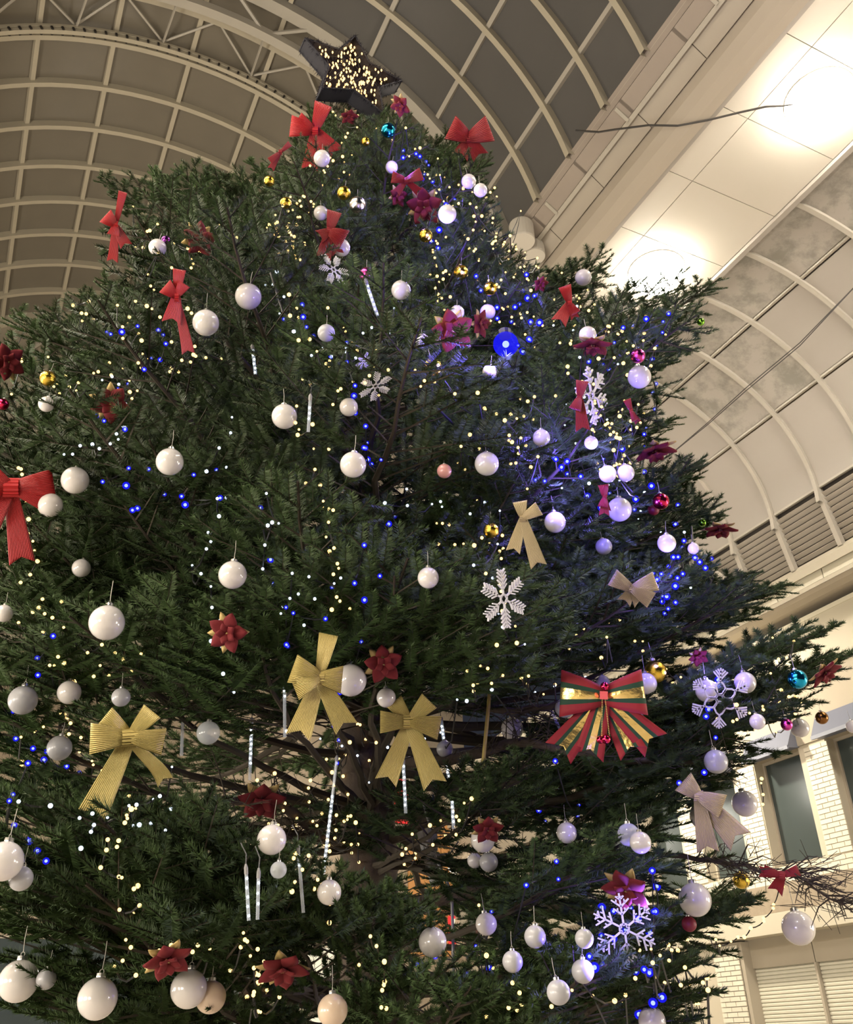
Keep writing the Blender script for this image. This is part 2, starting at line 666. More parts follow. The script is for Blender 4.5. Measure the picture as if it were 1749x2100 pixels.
for ci in range(len(cells) - 1):
    da = cells[ci + 1] - cells[ci]
    mid = (cells[ci + 1] + cells[ci]) / 2
    md = pane_mesh(da, 0.71, M_pane_dim)
    mt = pane_mesh(da, 0.70, M_pane_lit)
    ml = pane_mesh(da, 0.735, M_pane_lit)
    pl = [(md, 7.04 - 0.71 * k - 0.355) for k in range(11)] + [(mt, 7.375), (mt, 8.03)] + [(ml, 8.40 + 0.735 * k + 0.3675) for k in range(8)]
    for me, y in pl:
        o = put('pane', me, ceil)
        o.location = (VC[0], y, VC[1])
        o.rotation_euler = (0, R_(mid), 0)
# gable that closes the vault at its far end
mb = MB()
pts = [vpt(al, 11.4, VR + 0.05) for al in np.linspace(AL0, 90, 40)]
poly = [(p.x, p.z) for p in pts] + [(5.0, 7.6), (-3.0, 7.6)]
mb.extrude_y(poly, 14.32, 14.45)
gable = tag(mb.build('wall_gable', M_beige), kind='structure')
arc_bar(14.20, 14.32, VR - 0.16, VR + 0.02).build('arch_rib', M_frame, gable)
for p, q in (((-0.6, 14.26, 10.0), (0.9, 14.26, 13.3)), ((2.6, 14.26, 10.0), (1.1, 14.26, 13.3)), ((-2.6, 14.26, 9.6), (-0.3, 14.26, 12.9))):
    MB().tube([p, q], 0.05, 6).build('brace', M_frame2, gable)


def Zh(h):
    return h + HZ


# beam under the vault's spring line (section in x, h)
Y0, Y1 = -5.0, 14.45
sec = [(4.86, 8.98), (5.06, 8.84), (5.10, 8.90), (5.30, 8.72), (5.33, 8.56), (5.40, 8.46), (5.50, 8.405), (5.60, 8.395), (5.63, 8.46), (5.70, 8.9), (4.9, 9.3)]
beam = tag(MB().extrude_y([(x, Zh(h)) for x, h in sec], Y0, Y1).build('trim_1', M_beam2), kind='structure')
MB().extrude_y([(4.83, Zh(9.02)), (4.90, Zh(8.93)), (4.94, Zh(8.98)), (4.88, Zh(9.08))], Y0, Y1).build('gutter_lip', M_fascia, beam)
MB().extrude_y([(5.055, Zh(8.80)), (5.10, Zh(8.775)), (5.115, Zh(8.87)), (5.08, Zh(8.88))], Y0, Y1).build('rail', M_frame2, beam)
fp = MB().extrude_y([(5.09, Zh(8.845)), (5.285, Zh(8.675)), (5.30, Zh(8.73)), (5.11, Zh(8.90))], -0.445, 0.445).mesh('fascia_panel', M_beam)
k0 = MB().extrude_y([(4.90, Zh(8.92)), (5.055, Zh(8.81)), (5.065, Zh(8.85)), (4.92, Zh(8.97))], -0.47, 0.47).mesh('fascia_board', M_fascia)
bk = MB().extrude_y([(4.905, Zh(8.90)), (5.06, Zh(8.78)), (5.07, Zh(8.83)), (4.915, Zh(8.95))], -0.02, 0.02).mesh('bracket', M_frame2)
for k in range(20):
    put('fascia_panel', fp, beam, (0, -3.8 + 0.9 * k, 0))
    put('fascia_board', k0, beam, (0, -3.8 + 0.9 * k, 0))
for y in (7.04, 6.39, 4.95, 3.5):
    put('bracket', bk, beam, (0, y - 0.1, 0))
MB().extrude_y([(5.62, Zh(8.44)), (5.68, Zh(8.44)), (5.68, Zh(8.52)), (5.62, Zh(8.52))], Y0, Y1).build('edge_strip', M_white, beam)
# flat soffit of panels with recessed joints
sof = tag(MB().box((5.66, Y0, Zh(8.54)), (7.42, Y1, Zh(8.60))).build('ceiling_soffit', M_beige), kind='structure')
pA = MB().box((5.69, -0.446, Zh(8.50)), (6.048, 0.446, Zh(8.545))).mesh('panel', M_soffit)
pB = MB().box((6.056, -0.446, Zh(8.50)), (7.30, 0.446, Zh(8.545))).mesh('panel', M_soffit)
for k in range(20):
    y = 5.03 + 0.9 * (k - 10) + 0.45
    put('panel', pA, sof, (0, y, 0))
    put('panel', pB, sof, (0, y, 0))
MB().box((7.31, Y0, Zh(8.45)), (7.38, Y1, Zh(8.56))).build('edge_strip', M_white, sof)
# quarter vault of white panels beyond the soffit
QC, QA, QB = (7.36, 6.57), 2.39, 1.95


def qpt(ph, y, d=0.0):
    a = R_(ph)
    return Vector((QC[0] + (QA + d) * math.sin(a), y, Zh(QC[1] + (QB + d) * math.cos(a))))


qv = tag(empty('ceiling_side_vault'), kind='structure')
QP = [0.0, 22.0, 53.5, 90.0]
QY = [8.16 + 0.85 * k for k in range(-14, 7)]


def qtile(p0, p1, m):
    def fn(i, j):
        return qpt(p0 + 1.2 + (p1 - p0 - 2.0) * i, -0.395 + 0.79 * j, 0.0)

    def fo(i, j):
        return qpt(p0 + 1.2 + (p1 - p0 - 2.0) * i, 0.395 - 0.79 * j, 0.05)
    mb = MB().grid(fn, 6, 1)
    mb.grid(fo, 6, 1)
    return mb.mesh('panel', m, True)


for c in range(3):
    t = qtile(QP[c], QP[c + 1], M_white)
    t2 = qtile(QP[c], QP[c + 1], M_stain)
    for k, y in enumerate(QY[:-1]):
        put('panel', t2 if (c == 0 and 9 <= k <= 13) or (c == 1 and k in (12, 13)) else t, qv, (0, y + 0.425, 0))
# backing behind the joints
mb = MB()
mb.grid(lambda i, j: qpt(90 * i, QY[0] + (QY[-1] - QY[0]) * j, 0.06), 16, 1)
mb.build('backing', M_band, qv)
ribq = MB().grid(lambda i, j: (lambda q: qpt(97 * i, q[0], q[1]))([(-0.03, -0.05), (0.03, -0.05), (0.03, 0.04), (-0.03, 0.04), (-0.03, -0.05)][int(round(j * 4))]), 18, 4).mesh('rib', M_frame2)
for y in QY:
    put('rib', ribq, qv, (0, y, 0))
for ph in QP[1:]:
    p = qpt(ph, 0)
    MB().tube([(p.x, QY[0], p.z), (p.x, QY[-1], p.z)], 0.024, 4).build('purlin', M_frame2, qv)
# louvred wall under the quarter vault
lv_x0, lv_h0, lv_x1, lv_h1 = 9.78, 6.50, 9.98, 5.78
slat = MB().box((-0.034, -0.41, -0.008), (0.034, 0.41, 0.008)).mesh('slat', M_louvre)
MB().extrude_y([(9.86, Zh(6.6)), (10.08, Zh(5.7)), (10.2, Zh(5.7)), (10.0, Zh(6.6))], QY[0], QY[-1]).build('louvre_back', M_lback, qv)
for y in QY[4:-1]:
    for k in range(9):
        t = (k + 0.5) / 9
        o = put('slat', slat, qv, (lv_x0 + (lv_x1 - lv_x0) * t, y + 0.425, Zh(lv_h0 + (lv_h1 - lv_h0) * t)))
        o.rotation_euler = (0, R_(38), 0)
post = MB().extrude_y([(9.70, Zh(6.60)), (9.88, Zh(5.70)), (9.97, Zh(5.70)), (9.80, Zh(6.60))], -0.035, 0.035).mesh('post', M_frame2)
for y in QY[3:]:
    put('post', post, qv, (0, y, 0))
MB().tube([(9.62, 9.95, Zh(6.85)), (9.86, 8.98, Zh(5.66))], 0.055, 4).build('hip_beam', M_frame2, qv)

# facade cornice (section in x, h) and wall
XF = 10.4


def hx(theta, x):
    return Zh(x * math.tan(R_(theta)))


YA, YB = -6.0, 20.0
corn = tag(empty('trim_2'), kind='structure')
MB().extrude_y([(9.84, hx(29.78, 9.84)), (9.86, hx(29.27, 9.86)), (9.96, hx(29.2, 9.96)), (10.1, Zh(5.75)), (9.95, Zh(5.75))], YA, YB).build('top_moulding', M_cream, corn)
pan = MB().box((9.93, -0.42, hx(28.60, 9.93)), (10.02, 0.42, hx(29.22, 9.93))).mesh('panel', M_shopw)
for k in range(24):
    put('panel', pan, corn, (0, 7.73 + 0.855 * (k - 11) + 0.43, 0))
MB().box((9.96, YA, hx(28.4, 9.93)), (10.06, YB, hx(29.2, 9.93))).build('backing', M_band, corn)
MB().extrude_y([(9.88, hx(28.58, 9.88)), (9.88, hx(28.32, 9.88)), (9.98, hx(28.32, 9.98)), (9.98, hx(28.60, 9.98))], YA, YB).build('lower_moulding', M_cream, corn)
MB().extrude_y([(9.90, hx(28.3, 9.90)), (9.96, hx(28.0, 9.96)), (10.10, hx(27.6, 10.10)), (10.30, hx(27.3, 10.30)), (10.45, hx(26.9, 10.45)), (10.6, Zh(5.45)), (10.0, Zh(5.5))], YA, YB).build('cove', M_beige, corn)
wall = tag(empty('wall_right'), kind='structure')
MB().box((10.32, YA, Zh(XF * math.tan(R_(23.13)))), (10.62, YB, Zh(10.32 * math.tan(R_(26.72))))).build('upper_band', M_cream, wall)
MB().box((10.30, YA, Zh(10.30 * math.tan(R_(26.60)))), (10.36, YB, Zh(10.30 * math.tan(R_(26.88))))).build('moulding', M_shopw, wall)
MB().box((10.37, YA, Zh(3.53)), (10.62, YB, Zh(XF * math.tan(R_(23.05))))).build('lower_band', M_beige, wall)
MB().box((10.36, YA, Zh(4.42)), (10.38, YB, Zh(4.45))).build('joint', M_dark, wall)
# window row: h 2.06 .. 3.53, bays of 1.36 m
bays = [9.25 + 1.36 * (k - 5) for k in range(0, 16)]
WW = 0.88
for i, y in enumerate(bays):
    wn = tag(empty('window_%d' % (i + 1)), kind='structure')
    MB().box((10.60, y, Zh(2.06)), (10.63, y + WW, Zh(3.53))).build('pane', M_glass, wn)
    MB().box((10.57, y, Zh(2.06)), (10.62, y + WW, Zh(2.10))).box((10.57, y, Zh(3.49)), (10.62, y + WW, Zh(3.53))).box((10.57, y, Zh(2.1)), (10.62, y + 0.035, Zh(3.49))).box((10.57, y + WW - 0.035, Zh(2.1)), (10.62, y + WW, Zh(3.49))).build('frame', M_jamb, wn)
    MB().box((10.40, y + WW, Zh(2.05)), (10.66, y + 1.36, Zh(3.53))).build('pier', M_mortar, wall)
    if i == 0:
        MB().box((10.40, YA, Zh(2.05)), (10.66, y, Zh(3.53))).build('pier', M_mortar, wall)
MB().box((10.40, YA, Zh(1.84)), (10.66, YB, Zh(2.05))).build('sill_course', M_mortar, wall)
MB().box((10.30, YA, Zh(1.48)), (10.66, YB, Zh(1.835))).build('brown_band', M_band, wall)
MB().box((10.28, YA, Zh(1.22)), (10.66, YB, Zh(1.475))).build('cream_band', M_cream, wall)
MB().box((10.72, YA, 0.0), (10.9, YB, Zh(3.6))).build('backing', M_beige, wall)
# bricks on the piers, the sill course and beside the shutter
bm_full = MB().box((0, 0, 0), (0.018, 0.20, 0.055)).mesh('brick', M_brick)
bm_half = MB().box((0, 0, 0), (0.018, 0.095, 0.055)).mesh('brick', M_brick)
nb = 0
for ya, yb, h0, h1 in ((8.73, 9.245, 2.06, 3.52), (10.14, 10.60, 2.06, 3.52), (11.49, 11.95, 2.06, 3.52), (7.4, 11.9, 1.85, 2.05), (11.14, 11.75, 0.0, 1.2)):
    row = 0
    h = h0
    while h + 0.05 < h1:
        y = ya + 0.005
        first = row % 2
        while y + 0.09 < yb:
            half = first or y + 0.20 > yb
            if nb < 298:
                put('brick', bm_half if half else bm_full, wall, (10.384, y, Zh(h)))
                nb += 1
            y += 0.105 if half else 0.21
            first = 0
        h += 0.065
        row += 1
# awnings over the windows
AWN = ['blue-grey window awning with a pointed end, half behind the white balls', 'blue-grey window awning at the edge of the frame over the second dark window', 'blue-grey window awning mostly hidden by the lower fir boughs']
for k, y in enumerate((9.22, 7.86, 10.58)):
    t = tag(empty('awning', (10.4, y, Zh(3.5))), AWN[k], 'awning', 'awnings over the upper windows')
    mb = MB().extrude_y([(0.0, 0.02), (-0.02, 0.33), (-0.05, 0.33), (-0.22, 0.03), (-0.20, 0.0)], 0.0, 0.93)
    mb.build('hood', M_awn, t)
    MB().box((-0.235, 0.0, -0.02), (-0.205, 0.93, 0.03)).build('valance', M_awn, t)
# roller shutters under the bands
SHL = ['cream roller shutter beside the white brick pier', 'cream roller shutter on the far side of the grey post', 'cream roller shutter at the edge of the frame']
sl_m = MB()
sl_m.extrude_y([(0.0, 0.0), (-0.016, 0.010), (-0.018, 0.032), (-0.004, 0.046), (0.012, 0.046), (0.012, 0.0)], 0.0, 1.19)
sl_me = sl_m.mesh('slat', M_shut)
for k, y in enumerate((9.93, 8.70, 7.47)):
    t = tag(empty('roller_shutter', (10.62, y, 0.4)), SHL[k], 'shutter', 'roller shutters under the brown band')
    for q in range(50):
        put('slat', sl_me, t, (0, 0, 0.0 + q * 0.0475))
    MB().box((-0.05, -0.02, 2.05), (0.05, 1.22, 2.42)).build('shutter_box', M_beige, t)
    MB().box((-0.07, -0.035, -0.4), (0.03, 0.0, 2.05)).build('post', M_jamb, t)
MB().box((10.42, 11.08, 0.0), (10.72, 11.15, Zh(1.2))).build('jamb', M_jamb, wall)
MB().box((10.42, 11.15, 0.0), (10.70, 13.0, Zh(1.2))).build('shop_pier', M_mortar, wall)
MB().box((10.66, YA, 0.0), (10.72, 7.4, Zh(1.2))).build('shop_wall', M_shopw, wall)
MB().box((10.60, 13.0, 0.0), (10.72, YB, Zh(1.2))).build('shop_wall', M_shopw, wall)
# left side of the arcade, mirrored and plain: it only borders the view
sec = [(-4.0, Y0), (-5.4, Y0)]
lw = tag(MB().box((-6.4, YA, 0), (-6.2, YB, Zh(8.6))).build('wall_left', M_cream), kind='structure')
ls = tag(MB().box((-6.4, YA, Zh(8.5)), (-3.0, YB, Zh(8.6))).build('ceiling_left_soffit', M_soffit), kind='structure')
fl = tag(MB().box((-6.4, YA, -0.1), (10.9, YB + 0.2, 0.0)).build('floor', M_floor), kind='structure')
ew = tag(MB().box((-6.4, YB, 0), (10.9, YB + 0.2, Zh(9.5))).build('wall_far', M_band), kind='structure')
hi = tag(MB().box((-6.4, 14.5, Zh(7.6)), (10.3, YB, Zh(7.7))).build('ceiling_far', M_soffit), kind='structure')

# ------------------------------------------------------------------ lamps, fittings, wires of the building
CLL = ['round white ceiling lamp with the broad glare in the soffit corner', 'round white ceiling lamp just above the fir bough tips', 'round white ceiling lamp hidden behind the treetop']
for k, y in enumerate((3.62, 6.34, 9.06)):
    t = tag(empty('ceiling_lamp', (6.56, y, SOFFIT - 0.002)), CLL[k], 'lamp', 'round lamps in the soffit')
    MB().lathe([(0.358, 0.0), (0.358, -0.010), (0.354, -0.014), (0.350, -0.008)], 28).build('ring', M_ring, t)
    prof = [(0.35 * math.cos(a), -0.02 - 0.24 * math.sin(a)) for a in np.linspace(0, PI / 2 - 0.05, 7)]
    MB().lathe(prof, 28).build('diffuser', M_lampdome, t, True)  # dome widened to the size of the lamp's glare
for (px, py, r, h, lab) in ((1072, 497, 0.155, 0.30, 'white drum-shaped fitting under the end of the roof gutter'), (1096, 527, 0.14, 0.20, 'lower white drum-shaped fitting tucked behind the bough')):
    d = ray(px, py)
    p = CAM + d * (8.62 / d.z)
    t = tag(empty('drum_fitting', p), lab, 'fitting')
    MB().lathe([(r * 0.96, 0.0), (r, 0.02), (r, h - 0.02), (r * 0.96, h)], 24).build('drum', M_drum, t, False)
    MB().lathe([(r * 0.3, h), (r * 0.3, h + 0.10)], 10).build('stem', M_beam, t)


def wire(name, pts, rad, m, label, cat):
    o = MB().tube(pts, rad, 5).build(name, m)
    return tag(o, label, cat)


wp = []
for px, py in ((1180, 268), (1228, 271), (1260, 266), (1330, 257), (1390, 258), (1450, 247), (1520, 230), (1570, 219), (1605, 217), (1640, 212)):
    h = max(8.38, 8.80 - (px - 1180) / 200.0 * 0.42)
    d = ray(px, py)
    wp.append(CAM + d * (h / d.z))
wire('power_wire', wp, 0.012, M_wire, 'thin grey cord sagging from the roof gutter to the glaring ceiling lamp', 'cord')
for off in (0.0, 6.0):
    pts = [on_x(px, py + off * s, (9.2, 8.7, 8.45, 8.35, 8.4, 8.55, 8.9)[i]) for i, (px, py, s) in enumerate(((1990, 330, 0), (1760, 580, 0), (1640, 703, 1), (1530, 795, 1.0), (1450, 868, 0.6), (1364, 941, 0), (1180, 1090, 0)))]
    wire('overhead_wire', pts, 0.007, M_wire, 'thin dark wire stretched below the white side vault' if off == 0 else 'second thin dark wire running close beside the first under the white vault', 'wire')

# things seen between the boughs: lit shops at the far end
t = tag(empty('shop_front', on_y(900, 1960, 19.94)), 'orange panelled shop front glimpsed behind the lower trunk', 'shop')
A, B = on_y(840, 1960, 19.94), on_y(946, 1690, 19.94)
for k in range(5):
    x0 = A.x + (B.x - A.x) * k / 5
    x1 = A.x + (B.x - A.x) * (k + 1) / 5 - 0.02
    o = MB().box((x0, 19.93, A.z), (x1, 19.99, B.z)).build('panel', M_orange)
    o.parent = t
    o.matrix_parent_inverse = Matrix.Translation(t.location).inverted()
p = on_y(932, 1777, 19.2)
t = tag(empty('globe_lamp', p), 'glowing white globe lamp before the orange shop front', 'lamp')
MB().sphere((0, 0, 0), 0.15, 18, 12).build('globe', M_globe, t, True)
MB().lathe([(0.05, -0.19), (0.06, -0.14), (0.03, -0.135)], 10).build('holder', M_cap, t)
MB().tube([(0, 0, -0.18), (0, 0.35, -0.3)], 0.02, 6).build('arm', M_cap, t)
def far_panel(name, px0, py0, px1, py1, Y, m, label, cat, frame=None):
    a, b = on_y(px0, py1, Y), on_y(px1, py0, Y)
    t = tag(empty(name, (a.x, Y, a.z)), label, cat)
    w, h = b.x - a.x, b.z - a.z
    MB().box((0, -0.03, 0), (w, 0.03, h)).build('face', m, t)
    f = 0.05
    MB().box((-f, -0.05, -f), (0, 0.05, h + f)).box((w, -0.05, -f), (w + f, 0.05, h + f)).box((0, -0.05, -f), (w, 0.05, 0)).box((0, -0.05, h), (w, 0.05, h + f)).build('frame', frame or M_jamb, t)
    return t


far_panel('lit_doorway', 622, 1945, 716, 2115, 19.94, M_shopglow, 'bright cream doorway glimpsed beside the base of the trunk', 'doorway')
far_panel('dark_doorway', 560, 2030, 612, 2115, 19.94, M_glass, 'dark doorway next to the bright cream one', 'doorway')
far_panel('dark_panel', -80, 1935, 540, 2115, 19.94, M_glass, 'wide dark panel added low behind the outer boughs', 'window')  # dark sheet added to darken the gaps low in the tree
far_panel('red_sign', 800, 1600, 835, 1690, 19.94, M_signred, 'red glowing shop sign behind the trunk and gold bow', 'sign')
far_panel('lantern_sign', 925, 1885, 950, 1930, 19.90, M_shopglow, 'small white lit sign with a red frame behind the boughs', 'sign', M_signred)

# ================================================================== THE TREE
TB = Vector((1.76, 4.03, 0.0))
TT = Vector((1.51, 4.13, 8.05))


def axis(z):
    return TB.lerp(TT, z / TT.z)


VH = Vector((TB.x, TB.y, 0)).normalized()      # horizontal direction from the camera to the trunk
DT = Vector((TB.x, TB.y, 0)).length


def t_axis(d):
    return DT / d.dot(VH)


def at(px, py, fwd=0.0):
    """the point of pixel (px, py) on the vertical plane through the trunk, FWD metres nearer the camera"""
    d = ray(px, py)
    return CAM + d * ((DT - fwd) / d.dot(VH))


tree = tag(empty('christmas_tree', TB), 'tall decorated fir tree filling the arcade, lit by string lights', 'tree')
trunk_prof = [(z, 0.158 * (1 - z / 8.3) ** 0.85 + 0.010) for z in np.linspace(0, 8.0, 26)]
mb = MB()
mb.tube([axis(z) - TB + Vector((0.012 * math.sin(z * 3.1), 0.010 * math.cos(z * 2.3), 0)) for z, r in trunk_prof], [r for z, r in trunk_prof], 14)
trunk = mb.build('trunk', M_bark, tree, True)


class BranchGen:
    """one bough in its own frame: +x outwards, z up"""

    def __init__(s, L, seed, bare=0.30, dens=1.0, droop=0.06, zn=1.0):
        s.zn = zn
        g = np.random.default_rng(seed)
        s.w = MB()
        s.nd = []
        s.g = g
        n = 14
        wob = g.normal(0, 0.012, (n + 1, 2)).cumsum(0) * 0.6
        ax = [Vector((L * i / n, wob[i, 0] * L, wob[i, 1] * L * 0.5 - droop * L * math.sin(PI * (i / n)) + 0.05 * L * (i / n) ** 2)) for i in range(n + 1)]
        s.ax = ax
        r0 = 0.006 + 0.009 * L
        s.w.tube(ax, [r0 * (1 - 0.82 * i / n) for i in range(n + 1)], 6)

        def pos(t):
            f = t * n
            i = min(int(f), n - 1)
            return ax[i].lerp(ax[i + 1], f - i)
        s.shoot(pos(0.86), (ax[n] - ax[n - 2]).normalized(), 0.16 * L, dens)
        step = 0.062
        t = bare
        side = 1
        while t < 0.985:
            p = pos(t)
            d = (pos(min(1, t + 0.03)) - pos(max(0, t - 0.03))).normalized()
            sd = Vector((-d.y, d.x, 0)).normalized() * side
            rel = (t - bare) / (1 - bare)
            ll = L * (0.46 * (1 - rel) ** 0.75 * min(1, 0.55 + rel * 2.2)) * g.uniform(0.7, 1.12) + 0.055
            ang = g.uniform(0.72, 0.98)
            ld = (d * math.cos(ang) + sd * math.sin(ang) + Vector((0, 0, g.normal(0.02, 0.14 * s.zn)))).normalized()
            s.lateral(p, ld, ll, dens)
            t += step / L * g.uniform(0.75, 1.25) * 0.75
            side = -side

    def lateral(s, p, d, ll, dens):
        g = s.g
        q = p + d * ll * 0.5 + Vector((0, 0, -0.012 * ll))
        e = p + d * ll + Vector((0, 0, -0.05 * ll * g.uniform(-0.6, 1.6)))
        s.w.tube([p, q, e], [0.0042, 0.0032, 0.0016], 3, False)
        fl = min(ll, 0.26)
        s.shoot(e - d * fl, d, fl, dens)
        if ll > 0.17:
            t = 0.30 if ll > 0.3 else 0.25
            side = 1
            while t < 0.93:
                b = p.lerp(e, t)
                sd = Vector((-d.y, d.x, 0)).normalized() * side
                a = g.uniform(0.70, 0.95)
                sdv = (d * math.cos(a) + sd * math.sin(a) + Vector((0, 0, g.normal(0.02, 0.16 * s.zn)))).normalized()
                sl = (0.05 + 0.40 * ll * (1 - t)) * g.uniform(0.75, 1.2)
                sl = min(sl * 1.15, 0.20)
                s.w.tube([b, b + sdv * sl], [0.0022, 0.0012], 3, False)
                s.shoot(b, sdv, sl, dens)
                t += 0.062 / ll * g.uniform(0.8, 1.25)
                side = -side

    def shoot(s, p, d, ln, dens):
        s.nd.append((np.array(p), np.array(d), ln, dens))

    def needles(s, name):
        g = s.g
        V = []
        for p, d, ln, dens in s.nd:
            n = max(8, int(ln * 900 * dens))
            t = np.sort(g.random(n))
            up = np.array((0, 0, 1.0))
            sd = np.cross(d, up)
            sd /= max(np.linalg.norm(sd), 1e-6)
            up = np.cross(sd, d)
            ph = np.where(g.random(n) < 0.72, np.sign(g.uniform(-1, 1, n)) * g.normal(R_(82), R_(20), n), g.uniform(-1, 1, n) * R_(95))
            rad = np.cos(ph)[:, None] * up + np.sin(ph)[:, None] * sd
            fw = (0.36 + 0.55 * t ** 2 + g.normal(0, 0.08, n))[:, None]
            nd = d * fw + rad * 0.85
            nd /= np.linalg.norm(nd, axis=1)[:, None]
            nl = (0.034 * (1 - 0.35 * t ** 3) * g.uniform(0.8, 1.12, n))[:, None]
            b = p + d * (t * ln)[:, None]
            tip = b + nd * nl
            wv = np.cross(nd, rad)
            wv /= np.maximum(np.linalg.norm(wv, axis=1)[:, None], 1e-6)
            wv *= 0.0021
            V.append(np.stack([b - wv, b + wv, tip], 1).reshape(-1, 3))
        V = np.concatenate(V).astype(np.float32)
        nf = len(V) // 3
        me = bpy.data.meshes.new(name)
        me.vertices.add(len(V))
        me.vertices.foreach_set('co', V.ravel())
        me.loops.add(len(V))
        me.loops.foreach_set('vertex_index', np.arange(len(V), dtype=np.int32))
        me.polygons.add(nf)
        me.polygons.foreach_set('loop_start', np.arange(0, len(V), 3, dtype=np.int32))
        me.materials.append(M_needle)
        me.update()
        me.validate()
        return me, nf


CLASSES = [0.45, 0.75, 1.1, 1.55, 2.1]
PROTO = {}
_tri = 0
for L in CLASSES:
    PROTO[L] = []
    for k in range(3):
        bg = BranchGen(L, int(L * 100) + k, bare=0.10 + 0.10 * L if L < 1.5 else 0.30, droop=0.02 + 0.03 * L, dens=1.0)
        nm, nf = bg.needles('needles')
        _tri += nf
        PROTO[L].append((bg.w.mesh('branch', M_twig), nm))
# boughs that reach towards the viewer: bare inside, needled only in the outer part
FRONT = {}
for L in (1.55, 2.1):
    FRONT[L] = []
    for k in range(3):
        bg = BranchGen(L, 900 + int(L * 100) + k, bare=0.60, droop=0.04, dens=1.1, zn=0.55)
        nm, nf = bg.needles('needles')
        _tri += nf
        FRONT[L].append((bg.w.mesh('branch', M_twig), nm))
print('unique needle triangles', _tri)

NB = [0]
first_br = {}


def put_branch(base, d, L, roll=0.0, front=False, slim=1.0):
    """a bough from BASE along D, L metres long"""
    src = FRONT if front else PROTO
    cl = min(src, key=lambda c: abs(math.log(c / L)))
    wm, nm = random.choice(src[cl])
    d = d.normalized()
    z = Vector((0, 0, 1))
    y = z.cross(d)
    y = y.normalized() if y.length > 0.05 else Vector((0, 1, 0))
    zz = d.cross(y)
    m = Matrix((d, y, zz)).transposed().to_4x4() @ Matrix.Rotation(roll, 4, 'X')
    if wm.name not in first_br:
        o = put('branch', wm, tree)
        n = put('needles', nm, o)
        n['kind'] = 'stuff'
        first_br[wm.name] = o
    else:
        p = first_br[wm.name]
        o = twin(p, tree)
        for c in p.children:
            twin(c, o)
    s = L / cl
    o.matrix_local = Matrix.Translation(base - TB) @ m @ Matrix.Diagonal((s, s * slim * random.choice((1, -1)), s, 1))
    NB[0] += 1
    return o


SIL = [(690, 232), (760, 228), (815, 235), (885, 285), (940, 320), (1000, 330), (1010, 420), (1050, 525), (1110, 565), (1180, 548), (1235, 552),
       (1215, 630), (1330, 675), (1470, 632), (1475, 645), (1405, 700), (1365, 770), (1340, 860), (1390, 930), (1445, 1000), (1495, 1060), (1495, 1095), (1430, 1150),
       (1490, 1225), (1610, 1255), (1710, 1340), (1720, 1440), (1600, 1490), (1500, 1530), (1505, 1640), (1450, 1740), (1470, 1860), (1540, 1880),
       (1420, 1960), (1430, 2200), (-500, 2200), (-500, 800), (-100, 690), (60, 670), (150, 625), (260, 560), (220, 420), (290, 375), (430, 375), (470, 400), (555, 455), (590, 400), (545, 345), (620, 260)]


def inside(p):
    x, y = p
    c = False
    n = len(SIL)
    for i in range(n):
        x0, y0 = SIL[i]
        x1, y1 = SIL[(i + 1) % n]
        if (y0 > y) != (y1 > y) and x < (x1 - x0) * (y - y0) / (y1 - y0) + x0:
            c = not c
    return c


RP = [(0.9, 2.0), (1.6, 2.25), (2.5, 2.40), (3.5, 2.35), (4.5, 2.15), (5.3, 1.9), (6.0, 1.6), (6.7, 1.15), (7.3, 0.80), (7.8, 0.40), (8.1, 0.25)]


def rprof(z):
    for (a, ra), (b, rb) in zip(RP, RP[1:]):
        if z <= b:
            return ra + (rb - ra) * max(0, (z - a)) / (b - a)
    return 0.2


